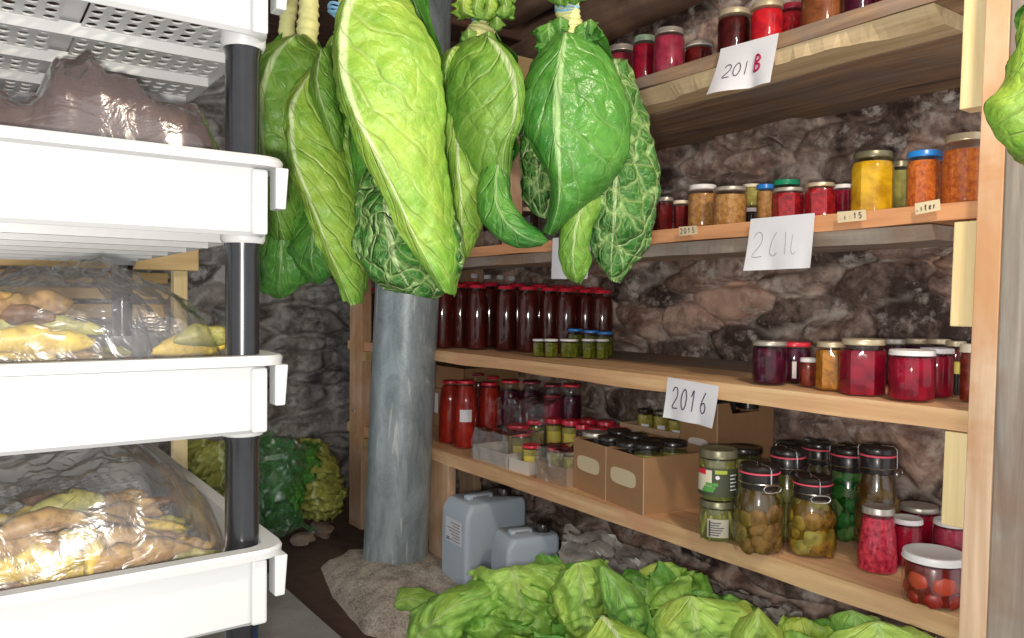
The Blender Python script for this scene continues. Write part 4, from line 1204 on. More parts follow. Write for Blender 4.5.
# tall brown carton next to the column, back left of the lowest shelf
p0, t0 = onx(433, 440, 1.60); p1, _ = onx(470, 440, 1.60)
Hc = P(450, 364, t0).z-ZD
root = thing('carton', 'tall brown carton at the far end of the lowest shelf, beside the column', 'box', (1.58, p1.y+.02, ZD), 0)
Lc = .34
obj('side_panel', MB().box((0, 0, 0), (.004, Lc, Hc*.62)), M['card'], root, smooth=False)
obj('side_panel', MB().box((0.002, 0, Hc*.62+.002), (.006, Lc, Hc)), M['card'], root, smooth=False)
obj('end_panel', MB().box((.004, 0, 0), (.26, .004, Hc)), M['card'], root, smooth=False)
obj('top_flap', MB().box((.004, .004, Hc-.004), (.26, Lc, Hc)), M['card'], root, smooth=False)
obj('side_panel', MB().box((.256, .004, 0), (.26, Lc, Hc)), M['card'], root, smooth=False)
obj('end_panel', MB().box((.004, Lc-.004, 0), (.256, Lc, Hc)), M['card'], root, smooth=False)
pt_ = onx(434, 400, 1.578)[0]
obj('torn_label', MB().box((-.0015, pt_.y-root.location.y-.03, pt_.z-ZD-.05), (-.0003, pt_.y-root.location.y+.02, pt_.z-ZD+.03)), M['paper'], root, smooth=False)

# shrink-wrapped trays: white paper tray, jars inside, film over
def film_sheet(pts_grid, amp=.006, seed=0):
    """pts_grid: rows of control points (Vector); returns a finely crumpled sheet"""
    R_, Cc = len(pts_grid), len(pts_grid[0]); n = 10
    mb = MB(); rows_ = []
    N, Mx = (R_-1)*n+1, (Cc-1)*n+1
    for j in range(N):
        fj = j/n; j0 = min(int(fj), R_-2); v = fj-j0
        for i in range(Mx):
            fi = i/n; i0 = min(int(fi), Cc-2); u = fi-i0
            a = pts_grid[j0][i0].lerp(pts_grid[j0][i0+1], u); b = pts_grid[j0+1][i0].lerp(pts_grid[j0+1][i0+1], u)
            p = a.lerp(b, v)
            q = p*26+Vector((seed, 0, seed*2))
            d = Vector((mn.noise(q), mn.noise(q+Vector((9, 1, 3))), mn.noise(q+Vector((2, 7, 5)))))
            e = abs(mn.noise(p*60+Vector((seed, 3, 1))))
            mb.v.append(tuple(p+d*amp+Vector((-e, -e, 0))*amp*.8))
    mb.f = [(j*Mx+i, j*Mx+i+1, (j+1)*Mx+i+1, (j+1)*Mx+i) for j in range(N-1) for i in range(Mx-1)]
    return mb
def wrapped_tray(label, x0, x1, y0, y1, th, fh, mat, seed, jars, z=ZD):
    root = thing('wrapped_tray', label, 'tray', (x0, y0, z))
    L, W = y1-y0, x1-x0
    for nm, a, b in (('tray_side', (0, 0, 0), (.002, L, th)), ('tray_side', (W-.002, 0, 0), (W, L, th)), ('tray_end', (.002, 0, 0), (W-.002, .002, th)), ('tray_end', (.002, L-.002, 0), (W-.002, L, th)), ('tray_base', (.002, .002, 0), (W-.002, L-.002, .002))):
        obj(nm, MB().box(a, b), mat, root, smooth=False)
    if fh:
        e = .004
        ring = [Vector((-e, -e, 0)), Vector((-e, L/2, 0)), Vector((-e, L+e, 0)), Vector((W/2, L+e, 0)), Vector((W+e, L+e, 0)), Vector((W+e, L/2, 0)), Vector((W+e, -e, 0)), Vector((W/2, -e, 0)), Vector((-e, -e, 0))]
        cc = Vector((W/2, L/2, 0))
        g = [[v+Vector((0, 0, .002)) for v in ring], [v+Vector((0, 0, fh*.6)) for v in ring], [cc.lerp(v, .92)+Vector((0, 0, fh)) for v in ring], [cc.lerp(v, .3)+Vector((0, 0, fh+.004)) for v in ring]]
        obj('film', film_sheet(g, .005, seed), M['film'], root, angle=18)
    for (lx, ly, r, h, kind, fill, lid, lab, kw) in jars:
        mk_jar((x0+lx, y0+ly, z+.0025), r, h, kind, fill, lid, lab, 'jars in the shrink-wrapped trays', **kw)
    return root
a_, _ = onx(477, 465, 1.36); b_, _ = onx(511, 467, 1.36)
wrapped_tray('white paper tray under clear film, right of the tomato bottles', 1.345, 1.47, b_.y, a_.y, .045, .10, M['label_white'], 1, [
    (.085, .045, .034, .095, 'round', F_green, 'red_lid', 'jar with red lid and yellow label in the far film-wrapped tray', dict(neck=.95, sticker=('label_yellow', .15, .6, 1.6)))])
a_, _ = onx(514, 472, 1.36); b_, _ = onx(532, 476, 1.36)
wrapped_tray('small white cardboard tray holding one red-capped jar', 1.345, 1.43, b_.y, a_.y+.005, .038, 0, M['label_white'], 2, [
    (.042, .040, .030, .078, 'round', F_mustard, 'red_lid', 'small jar with red lid and yellow label in the small white tray', dict(neck=.9, sticker=('label_yellow', .3, .62, 1.5)))])
a_, _ = onx(541, 480, 1.36); b_, _ = onx(572, 490, 1.36)
wrapped_tray('tan tray under crumpled clear film beside the brown cartons', 1.345, 1.48, b_.y+.004, a_.y, .052, .095, M['card_pale'], 3, [
    (.045, .095, .032, .092, 'round', F_mustard, 'red_lid', 'yellow jar with red lid under the film beside the brown cartons', dict(neck=.95)),
    (.045, .030, .030, .090, 'round', F_mustard, 'olive_lid', 'yellow jar with dull lid under the film beside the brown cartons', dict(neck=.95)),
    (.10, .06, .030, .090, 'round', F_mustard, 'olive_lid', 'second yellow jar with dull lid under the film, towards the wall', dict(neck=.95))])
yj = [
 (519, 425, 23, 1.46, 'red-lidded jar with a broad yellow label behind the small white tray', 'red_lid', F_green, True),
 (536, 421, 20, 1.52, 'red-lidded jar with a yellow label, right behind the broad-labelled one', 'red_lid', F_green, True),
 (554, 418, 17, 1.54, 'red-lidded jar with a pale yellow label, leftmost of the middle row', 'red_lid', F_mustard, True),
 (571, 421, 19, 1.52, 'red-lidded jar with a tan label, second in the middle row', 'red_lid', F_mustard, True),
 (583, 424, 15, 1.54, 'dark red-lidded jar without label in the middle row', 'red_lid', F_purple, False),
 (598, 427, 20, 1.52, 'dark red-lidded jar, widest without label in the middle row', 'red_lid', F_purple, False),
 (619, 426, 20, 1.61, 'dark red-lidded jar with a lime label at the right end of the middle row', 'red_lid', F_maroon, True),
 (606, 421, 18, 1.62, 'red-lidded jar in the second line behind the cartons', 'red_lid', F_purple, False),
 (588, 419, 18, 1.62, 'red-lidded jar behind the dark jar of the middle row', 'red_lid', F_purple, False),
]
for (px, top, wpx, xx, lab, lid, fill, lb) in yj:
    p, t = onx(px, 440, xx)
    mk_jar((p.x, p.y, ZD), wpx*t/FPX/2, P(px, top, t).z-ZD, 'round', fill, lid, lab, 'red-lidded jars behind the wrapped trays', neck=.95, sticker=('label_yellow', .35, .72, 1.7) if lb else None)
# film around the tall purple pair
gl_ = [onx(px, 420, 1.53)[0] for px in (497, 512, 527, 541, 548)]
g = [[Vector((1.53+.0*i, q.y, ZD+zz)) for i, q in enumerate(gl_)] for zz in (.004, .09, .17)]
g.append([Vector((1.60, q.y, ZD+.19)) for q in gl_])
o = recentre(obj('plastic_wrap', film_sheet(g, .008, 5), M['film'], angle=18))
tag(o, 'crumpled clear plastic film in front of the two tall purple jars', 'film')

# ================================================================== PAPER SIGNS
DIG = {
 '2': [[(0,.8),(.15,.98),(.45,1),(.6,.8),(.5,.5),(0,.02),(.65,0)]],
 '0': [[(.3,1),(.05,.75),(.02,.3),(.25,0),(.5,.15),(.6,.6),(.45,.95),(.3,1)]],
 '1': [[(.05,.7),(.3,1),(.2,0)]],
 'I': [[(.2,1),(.15,0)]],
 '6': [[(.5,1),(.15,.6),(.02,.25),(.2,0),(.5,.1),(.52,.35),(.3,.5),(.05,.35)]],
 'B': [[(.1,0),(.15,1),(.5,.95),(.6,.75),(.2,.55),(.6,.4),(.6,.12),(.1,0)]],
 'C': [[(.45,.95),(.15,.6),(.05,.15),(.3,0),(.55,.12)]],
 '5': [[(.6,1),(.15,1),(.1,.55),(.45,.55),(.55,.25),(.35,0),(.0,.05)]],
 'l': [[(.15,.8),(.1,.2),(.3,0),(.5,.1)]],
 'i': [[(.2,.6),(.2,0)]], 't': [[(.25,.9),(.2,.1),(.4,0)], [(.0,.6),(.5,.62)]],
 'e': [[(.05,.3),(.5,.35),(.4,.6),(.1,.5),(.05,.15),(.3,0),(.5,.1)]], 'r': [[(.1,.6),(.1,0)], [(.1,.4),(.45,.62)]],
 '-': [[(.0,.12),(.35,.08)]], '.': [[(.15,.1),(.2,.08)]], ':': [[(.2,.1),(.22,.06)], [(.22,.5),(.24,.46)]],
}
def paper_sign(name, corners, label, strokes, curl=.006, group=None, off=Vector((-.001, 0, 0)), seed=0):
    """corners TL, TR, BR, BL in world; strokes: (text, u0, v0, cell w, cell h, ink, width, gap)"""
    TL, TR, BR, BL = [c+off for c in corners]
    def S(u, v, lift=0.0):
        p = TL.lerp(TR, u).lerp(BL.lerp(BR, u), v)
        nrm = (TR-TL).cross(BL-TL).normalized()
        if nrm.x > 0: nrm = -nrm
        k = curl*(math.sin(u*PI*1.3+seed)*v**1.5 + .5*v*v)
        return p+nrm*(abs(k)+lift)
    n = 16; mb = MB(); cen = S(.5, 1)
    for j in range(n+1):
        for i in range(n+1): mb.v.append(tuple(S(i/n, j/n)))
    k0 = len(mb.v)
    for j in range(n+1):
        for i in range(n+1): mb.v.append(tuple(S(i/n, j/n, -.0004)))
    W = n+1
    for j in range(n):
        for i in range(n):
            mb.f.append((j*W+i, (j+1)*W+i, (j+1)*W+i+1, j*W+i+1)); mb.f.append((k0+j*W+i, k0+j*W+i+1, k0+(j+1)*W+i+1, k0+(j+1)*W+i))
    for i in range(n):
        mb.f.append((i, i+1, k0+i+1, k0+i)); mb.f.append((n*W+i, k0+n*W+i, k0+n*W+i+1, n*W+i+1))
        mb.f.append((i*W, k0+i*W, k0+(i+1)*W, (i+1)*W)); mb.f.append((i*W+n, (i+1)*W+n, k0+(i+1)*W+n, k0+i*W+n))
    loc = Vector(BL.lerp(BR, .5))
    mb.v = [tuple(Vector(v)-loc) for v in mb.v]
    o = obj(name, mb, M['paper'] if name != 'shelf_tag' else M['label_tan'], None, loc)
    tag(o, label, 'sign' if name != 'shelf_tag' else 'tag', group)
    for (txt, u0, v0, cw, ch, ink, wd, gap) in strokes:
        mb = MB()
        u = u0
        for ch_ in txt:
            for st in DIG.get(ch_, []):
                pts = []
                for (a, b) in st: pts.append((u+a*cw, v0+(1-b)*ch))
                fine = []
                for k in range(len(pts)-1):
                    p0_, p1_ = pts[max(k-1, 0)], pts[k]; p2_, p3_ = pts[k+1], pts[min(k+2, len(pts)-1)]
                    for s_ in range(5):
                        t = s_/5
                        fine.append(tuple(.5*((2*p1_[q])+(-p0_[q]+p2_[q])*t+(2*p0_[q]-5*p1_[q]+4*p2_[q]-p3_[q])*t*t+(-p0_[q]+3*p1_[q]-3*p2_[q]+p3_[q])*t**3) for q in (0, 1)))
                fine.append(pts[-1])
                mb.tube([S(a, b, .0006)-loc for a, b in fine], wd, 5)
            u += gap
        obj('handwriting', mb, M[ink], o)
    return o
X1 = SX-.010
def cx(*pts): return [onx(x, y, X1)[0] for x, y in pts]
paper_sign('paper_sign', cx((721, 49), (779, 33), (773, 83), (715, 97)), 'white paper reading 2018 in black and dark red hanging from the top shelf',
           [('20I', .19, .42, .17, .27, 'ink', .0010, .155), ('B', .66, .36, .16, .32, 'red_ink', .0024, .2)], curl=.02, seed=1)
paper_sign('paper_sign', cx((751, 219), (815, 213), (811, 268), (747, 271)), 'white paper with faint handwriting 2011 hanging from the second shelf',
           [('2C', .10, .28, .22, .46, 'pencil', .0006, .25), ('I', .66, .30, -.32, .42, 'pencil', .0005, .2), ('l', .68, .27, .18, .46, 'pencil', .0004, .2)], curl=.008, seed=2)
paper_sign('paper_sign', cx((668, 377), (719, 386), (716, 428), (665, 417)), 'white paper reading 2016 hanging from the third shelf',
           [('2016', .14, .22, .17, .50, 'ink', .0013, .185)], curl=.010, seed=3)
paper_sign('paper_sign', cx((553, 238), (592, 236), (590, 279), (552, 279)), 'white paper half hidden behind the right-hand hanging head', [], curl=.006, seed=4)
paper_sign('shelf_tag', cx((679, 227), (697, 225.5), (698, 234), (680, 236)), 'small tan tag reading 2015 on the edge of the second shelf', [('2015', .08, .22, .18, .56, 'ink', .0007, .22)], curl=.0005, group='tags on the second shelf')
paper_sign('shelf_tag', cx((837.5, 212), (866, 209.5), (867, 220), (838, 223)), 'small tan tag ending in 15 below the yellow jar', [('.i:15', .08, .22, .14, .52, 'ink', .0008, .17)], curl=.0005, group='tags on the second shelf')
paper_sign('shelf_tag', cx((915, 203.5), (940, 199), (941, 210), (916, 215)), 'small tan tag ending in iter below the blue-lidded jars', [('-iter', .06, .22, .14, .52, 'ink', .0008, .17)], curl=.0005, group='tags on the second shelf')

# ================================================================== JERRYCANS
def rbox(w, d, h, r, taper_top=.0, n=6, hs=10):
    """rounded-corner block: width x, depth y, height z with domed shoulders"""
    mb = MB(); ring = []
    def rr(w_, d_, z, r_):
        pts = []
        for (sx, sy, a0) in ((1, 1, 0), (-1, 1, 90), (-1, -1, 180), (1, -1, 270)):
            for i in range(n+1):
                a = R(a0+90*i/n)
                pts.append((sx*(w_/2-r_)+r_*math.cos(a), sy*(d_/2-r_)+r_*math.sin(a), z))
        return pts
    lv = [(.92, 0, .9), (.985, .012, 1), (1, .03, 1), (1, .5, 1), (1, .80, 1), (.985, .86, 1), (.93, .925, 1), (.86, .965, 1), (.80, .975, 1)]
    for k, z, q in lv: ring.append(rr(w*k, d*(k if z < .5 else (1-(1-k)*.8)), z*h, r*k))
    m = len(ring[0]); vs = [p for r_ in ring for p in r_]; fs = []
    for j in range(len(ring)-1):
        for i in range(m): fs.append((j*m+i, j*m+(i+1) % m, (j+1)*m+(i+1) % m, (j+1)*m+i))
    fs.append(tuple(reversed(range(m)))); fs.append(tuple((len(ring)-1)*m+i for i in range(m)))
    return mb.add(vs, fs)
pj, tj = onz(467, 596, 0.012)
cw_, cd_ = .228, .165
chh = P(468, 497, tj+.06).z-.008
root = thing('jerrycan', 'large grey-blue plastic jerrycan standing under the lowest shelf beside the column', 'canister', (pj.x+cw_/2, pj.y+cd_/2, .008), R(-2))
def canbody(w, d, h):
    """block with rounded edges, chamfered left shoulder and a raised grip bridge along the top"""
    mb = MB(); rings = []
    for z, kx0, kx1, ky in ((0, .94, .94, .93), (.012, .99, .99, .985), (.03, 1, 1, 1), (.30, 1, 1, 1), (.60, 1, 1, 1), (.80, .985, 1, 1), (.88, .96, 1, 1), (.945, .87, .995, .99), (.985, .80, .97, .95), (1.0, .76, .94, .91)):
        r_ = .016
        x0_, x1_, y0_, y1_ = -w/2*kx0, w/2*kx1, -d/2*ky, d/2*ky
        pts = []
        for (cx_, cy_, a0) in ((x1_-r_, y1_-r_, 0), (x0_+r_, y1_-r_, 90), (x0_+r_, y0_+r_, 180), (x1_-r_, y0_+r_, 270)):
            for i in range(7):
                a = R(a0+90*i/6); pts.append((cx_+r_*math.cos(a), cy_+r_*math.sin(a), z*h))
        rings.append(pts)
    m = len(rings[0]); vs = [p for q in rings for p in q]; fs = []
    for j in range(len(rings)-1):
        for i in range(m): fs.append((j*m+i, j*m+(i+1) % m, (j+1)*m+(i+1) % m, (j+1)*m+i))
    fs.append(tuple(reversed(range(m)))); fs.append(tuple((len(rings)-1)*m+i for i in range(m)))
    return mb.add(vs, fs)
def jerry(root, w, d, h):
    obj('body', canbody(w, d, h*.95), M['can'], root, angle=50)
    hb = MB().box((-w*.30, -.014, h*.93), (w*.12, .014, h*.995)); hb2 = MB().box((-w*.22, -.0145, h*.945), (w*.05, -.0141, h*.975))
    obj('handle', hb, M['can'], root, bevel=.006)
    obj('grip_recess_shade', hb2, M['pencil'], root, smooth=False)  # thin dark plate paints the shade of a hollow grip onto the handle
    obj('cap', MB().lathe([(.023, h*.93), (.023, h*.93+.026), (.021, h*.93+.029), (.0005, h*.93+.029)], 20, c=(w*.31, -.01, 0)), M['dark_lid'], root)
jerry(root, cw_, cd_, chh)
lb = MB().box((-cw_/2-.0012, -.055, chh*.50), (-cw_/2-.0004, .045, chh*.76)); obj('label', lb, M['paper'], root, smooth=False)
tx = MB()
for k in range(7):
    tx.box((-cw_/2-.0020, -.046+.004*(k % 2), chh*(.525+.031*k)), (-cw_/2-.0013, .034-.012*((k*3) % 4), chh*(.534+.031*k)))
tx.box((-cw_/2-.0021, .020, chh*.515), (-cw_/2-.0013, .038, chh*.55))
obj('label_print', tx, M['pencil'], root, smooth=False)
pj2, tj2 = onz(521, 628, .012)
kh = P(528, 532, tj2+.08).z-.008
root = thing('jerrycan', 'smaller pale blue-grey jerrycan with black cap behind the leaf pile', 'canister', (pj2.x+.085, pj2.y+.10, .008), R(-12))
jerry(root, .17, .13, kh)

# clear plastic sheeting heaped under the lowest shelf
def sheet(name, px_pts, label, amp, seed, mat, cat='plastic sheet'):
    g = [[P(x, y, t) for (x, y, t) in row] for row in px_pts]
    for row in g:
        for v in row: v.z = max(v.z, .012)
    o = recentre(obj(name, film_sheet(g, amp, seed), mat, angle=20))
    return tag(o, label, cat)
M['tarp'] = None
mt_, nt, bs = newmat('cloudy_plastic')
nt.nodes.remove(bs)
tr = nt.nodes.new('ShaderNodeBsdfTransparent'); tr.inputs[0].default_value = (.9,.88,.86,1)
df = nt.nodes.new('ShaderNodeBsdfDiffuse'); df.inputs[0].default_value = (.72,.68,.63,1)
gl = nt.nodes.new('ShaderNodeBsdfGlossy'); gl.inputs['Roughness'].default_value = .15
n1 = noi(nt, texco(nt), 14, 5, .6)
m1 = nt.nodes.new('ShaderNodeMixShader'); lk(nt, ramp(nt, n1, [(.35, .40), (.65, .85)]), m1.inputs[0]); lk(nt, tr.outputs[0], m1.inputs[1]); lk(nt, df.outputs[0], m1.inputs[2])
m2 = nt.nodes.new('ShaderNodeMixShader'); lk(nt, schlick(nt, 1.8), m2.inputs[0]); lk(nt, m1.outputs[0], m2.inputs[1]); lk(nt, gl.outputs[0], m2.inputs[2])
lk(nt, m2.outputs[0], nt.nodes['Material Output'].inputs[0])
M['tarp'] = mt_
sheet('plastic_sheet', [
  [(566, 524, 2.35), (600, 532, 2.25), (650, 552, 2.1), (700, 574, 1.95), (750, 592, 1.85), (800, 610, 1.75)],
  [(560, 550, 2.20), (600, 556, 2.1), (650, 572, 2.0), (700, 590, 1.85), (750, 606, 1.72), (800, 620, 1.65)],
  [(556, 590, 2.05), (600, 595, 2.0), (650, 605, 1.85), (700, 620, 1.75), (750, 640, 1.62), (800, 655, 1.55)],
  [(556, 640, 1.95), (600, 645, 1.9), (650, 660, 1.75), (700, 670, 1.65), (750, 680, 1.52), (800, 690, 1.48)]],
  'cloudy grey plastic sheeting crumpled under the lowest shelf behind the leaves', .022, 3, M['tarp'])
# plastic bag at the far left end of the third shelf, by the column
pb, tb = onx(362, 400, 1.36)
mb = MB().blob((0, 0, 0), (.10, .10, .085), None, 28, 20, .5, 4)
mb.v = [(x, y, max(z, -.05)) for x, y, z in mb.v]
pz = onx(362, 418, 1.4)[0]
o = obj('plastic_bag', mb, M['tarp'], None, (pb.x+.06, pb.y-.02, ZD+.052), angle=20)
tag(o, 'cloudy plastic bag on the lowest shelf left of the column', 'bag')

# crate-like pine frame and white tubs behind the tray rack
root = thing('timber_frame', 'pale timber frame with slatted panel standing behind the white tray rack', 'frame', (.0, 2.1, 0))
def tf(nm, x0, x1, y0, y1, z0, z1): obj(nm, MB().box((x0, y0-2.1, z0), (x1, y1-2.1, z1)), M['pine_x'] if x1-x0 > z1-z0 else M['pine_pale'], root, bevel=.003, smooth=False)
yy = 2.10
q1 = ony(199, 248, yy)[0]; q2 = ony(199, 271, yy)[0]; q0 = ony(-150, 248, yy)[0]
tf('top_rail', q0.x, q1.x, yy, yy+.04, q2.z-.0, q1.z+.01)
l0 = ony(174, 270, yy+.04)[0]; l1 = ony(188, 270, yy+.04)[0]
tf('leg', l0.x, l1.x, yy+.041, yy+.08, 0.0, ony(180, 60, yy+.04)[0].z)
r0 = ony(60, 271, yy+.05)[0]; r1 = ony(170, 285, yy+.05)[0]
for k, (a, b) in enumerate(((272, 283), (288, 299), (304, 318))):
    za, zb = ony(120, a, yy+.09)[0].z, ony(120, b, yy+.09)[0].z
    tf('slat', q0.x, l0.x-.004, yy+.085, yy+.10, zb, za)
tf('leg', q0.x, q0.x+.05, yy+.041, yy+.08, 0.0, q1.z)
# white stacking crates low behind the rack
qa = ony(2, 452, 1.95)[0]; qb = ony(72, 452, 1.95)[0]; qc = ony(2, 474, 1.95)[0]
def tub(x0, x1, y0, y1, z0, z1, label):
    r_ = thing('plastic_crate', label, 'crate', ((x0+x1)/2, (y0+y1)/2, z0), 0, 'white plastic crates behind the tray rack')
    w_, d_, h_ = x1-x0, y1-y0, z1-z0
    m = m_plain('pale_blue_white_plastic', (.62,.70,.74), .4)
    for a, b in (((-w_/2, -d_/2, 0), (w_/2, -d_/2+.006, h_)), ((-w_/2, d_/2-.006, 0), (w_/2, d_/2, h_)), ((-w_/2, -d_/2+.006, 0), (-w_/2+.006, d_/2-.006, h_)), ((w_/2-.006, -d_/2+.006, 0), (w_/2, d_/2-.006, h_))):
        obj('crate_wall', MB().box(a, b), m, r_, smooth=False)
    obj('crate_base', MB().box((-w_/2+.006, -d_/2+.006, 0), (w_/2-.006, d_/2-.006, .006)), m, r_, smooth=False)
    obj('crate_rim', MB().box((-w_/2-.008, -d_/2-.008, h_-.02), (w_/2+.008, -d_/2-.0005, h_)), m, r_, smooth=False)
    for k in range(1, 5): obj('crate_rib', MB().box((-w_/2+w_*k/5-.004, -d_/2-.006, .0), (-w_/2+w_*k/5+.004, -d_/2-.0005, h_-.021)), m, r_, smooth=False)
tub(-.75, qb.x, 1.78, 2.08, .012, qa.z+.0, 'pale white-blue plastic crate low behind the tray rack at the left edge')

# ================================================================== WHITE TRAY RACK
RX1, RX0 = .265, -.075
RY0, RY1 = .795, 1.60
TOPS = [.92+.345, .92+.143, .92-.058, .92-.255]
TH_ = .080
rack = thing('tray_rack', 'white plastic tray shelving on black tube posts at the left', 'shelving', ((RX0+RX1)/2, (RY0+RY1)/2, 0))
RL = rack.location
def rp(name, mb, mat, par=rack, **kw):
    mb.v = [(x-RL.x, y-RL.y, z-RL.z) for x, y, z in mb.v]
    return obj(name, mb, mat, par, **kw)
def rrect(x0, x1, y0, y1, r, z, n=5):
    pts = []
    for (cx_, cy_, a0) in ((x1-r, y1-r, 0), (x0+r, y1-r, 90), (x0+r, y0+r, 180), (x1-r, y0+r, 270)):
        for i in range(n+1):
            a = R(a0+90*i/n); pts.append((cx_+r*math.cos(a), cy_+r*math.sin(a), z))
    return pts
def loft(rings, close=False):
    mb = MB(); m = len(rings[0]); vs = [p for r_ in rings for p in r_]; fs = []
    K = len(rings); 
    for j in range(K if close else K-1):
        j2 = (j+1) % K
        for i in range(m): fs.append((j*m+i, j*m+(i+1) % m, j2*m+(i+1) % m, j2*m+i))
    return mb.add(vs, fs)
def perforated(x0, x1, y0, y1, z, th, cx_=.016, cy_=.020, hr=(.0060, .0076), skip=None):
    mb = MB(); nx = max(1, int((x1-x0)/cx_)); ny = max(1, int((y1-y0)/cy_))
    dx, dy = (x1-x0)/nx, (y1-y0)/ny; n = 12
    for j in range(ny):
        for i in range(nx):
            xa, ya = x0+dx*(i+.5), y0+dy*(j+.5)
            sq, ho = [], []
            for k in range(n):
                a = 2*PI*(k+.5)/n
                c, s = math.cos(a), math.sin(a); q = max(abs(c), abs(s))
                sq.append((xa+c/q*dx/2, ya+s/q*dy/2)); ho.append((xa+c*hr[0]*(1 if j % 2 else 1), ya+s*hr[1]))
            b = len(mb.v)
            mb.v += [(x, y, z) for x, y in sq]+[(x, y, z) for x, y in ho]+[(x, y, z+th) for x, y in ho]
            for k in range(n):
                k2 = (k+1) % n
                mb.f.append((b+k2, b+k, b+n+k, b+n+k2)); mb.f.append((b+n+k2, b+n+k, b+2*n+k, b+2*n+k2))
    return mb
for ti, zt in enumerate(TOPS):
    zb = zt-TH_
    inn = .004
    # outer wall flares slightly to a rolled rim; inner skin; one closed shell
    e = .0
    rings = [rrect(RX0+.004, RX1-.004, RY0+.004, RY1-.004, .022, zb),
             rrect(RX0, RX1, RY0, RY1, .024, zb+.004),
             rrect(RX0, RX1, RY0, RY1, .024, zt-.012),
             rrect(RX0-.014, RX1+.014, RY0-.012, RY1+.012, .030, zt-.010),
             rrect(RX0-.015, RX1+.015, RY0-.013, RY1+.013, .031, zt-.003),
             rrect(RX0-.013, RX1+.013, RY0-.011, RY1+.011, .030, zt),
             rrect(RX0+.004, RX1-.004, RY0+.004, RY1-.004, .022, zt),
             rrect(RX0+.006, RX1-.006, RY0+.006, RY1-.006, .020, zt-.004),
             rrect(RX0+.006, RX1-.006, RY0+.006, RY1-.006, .020, zb)]
    tray = rp('tray', loft(rings, True), M['white_pl'], angle=40)
    fz = zb+.010
    midx = (RX0+RX1)/2
    # perforated floor in bays between cross ribs, with a central channel
    ribs = [RY0+.006, RY0+.117, RY0+.232, RY0+.347, RY0+.462, RY0+.577, RY0+.692, RY1-.006]
    for a, b in zip(ribs, ribs[1:]):
        for (xa, xb) in ((RX0+.006, midx-.010), (midx+.010, RX1-.006)):
            o = rp('tray_floor', perforated(xa, xb, a+.004, b-.004, fz, .0018), M['white_pl'], rack, smooth=False)
            o.parent = tray
    rb = MB()
    for y in ribs[1:-1]: rb.box((RX0+.006, y-.0034, zb-.001), (RX1-.006, y+.0034, fz+.003))
    rb.box((RX0+.006, RY0+.005, fz), (RX1-.006, RY0+.0105, fz+.003)); rb.box((RX0+.006, RY1-.0105, fz), (RX1-.006, RY1-.005, fz+.003))
    o = rp('tray_rib', rb, M['white_pl'], rack, smooth=False); o.parent = tray
    o = rp('tray_channel', MB().box((midx-.010, RY0+.006, fz+.006), (midx+.010, RY1-.006, fz+.009)), m_plain('channel_plastic', (.52,.53,.53), .4) if ti == 0 else bpy.data.materials['channel_plastic'], rack, smooth=False); o.parent = tray
    # corner sleeve mouldings and hook tabs at the near right corner
    for (sx, xx) in ((1, RX1), (-1, RX0)):
        for (sy, yy_) in ((-1, RY0), (1, RY1)):
            cl = MB().lathe([(.0205, zb-.006), (.0225, zb-.002), (.0235, zt-.016), (.0205, zt-.012)], 20, c=(xx-sx*.019, yy_-sy*.038, 0))
            o = rp('corner_sleeve', cl, M['white_pl'], rack); o.parent = tray
    for xx in (RX1+.0005, ):
        tb_ = MB()
        y_a = RY0-.008
        tb_.add([(xx, y_a, zt-.010), (xx+.0135, y_a, zt-.010), (xx+.0105, y_a, zb+.028), (xx, y_a, zb+.028),
                 (xx, y_a+.02, zt-.010), (xx+.0135, y_a+.02, zt-.010), (xx+.0105, y_a+.02, zb+.028), (xx, y_a+.02, zb+.028)],
                [(0,3,2,1), (4,5,6,7), (0,1,5,4), (1,2,6,5), (2,3,7,6), (3,0,4,7)])
        o = rp('hook_tab', tb_, M['white_pl'], rack, smooth=False, bevel=.0015); o.parent = tray
    # moulded upright strip near the corner of the front face
    o = rp('front_moulding', MB().box((RX1-.022, RY0-.0045, zb+.001), (RX1-.006, RY0+.001, zt-.0125)), M['white_pl'], rack, smooth=False, bevel=.003); o.parent = tray
for (xx, yy_) in ((RX1-.0195, RY0+.038), (RX0+.0195, RY0+.038), (RX1-.0195, RY1-.038), (RX0+.0195, RY1-.038)):
    lv = [.03]+[t-TH_ for t in reversed(TOPS)]; tops_ = list(reversed(TOPS))
    segs = [(0.012, TOPS[3]-TH_-.001)]+[(TOPS[i+1]-.012, TOPS[i]-TH_-.001) for i in (2, 1, 0)]
    for z0, z1 in segs:
        rp('post', MB().lathe([(.0185, z0), (.0185, z0+.004), (.0172, z0+.012), (.0172, z1-.014), (.0190, z1-.006), (.0190, z1)], 28, c=(xx, yy_, 0)), M['black_tube'])

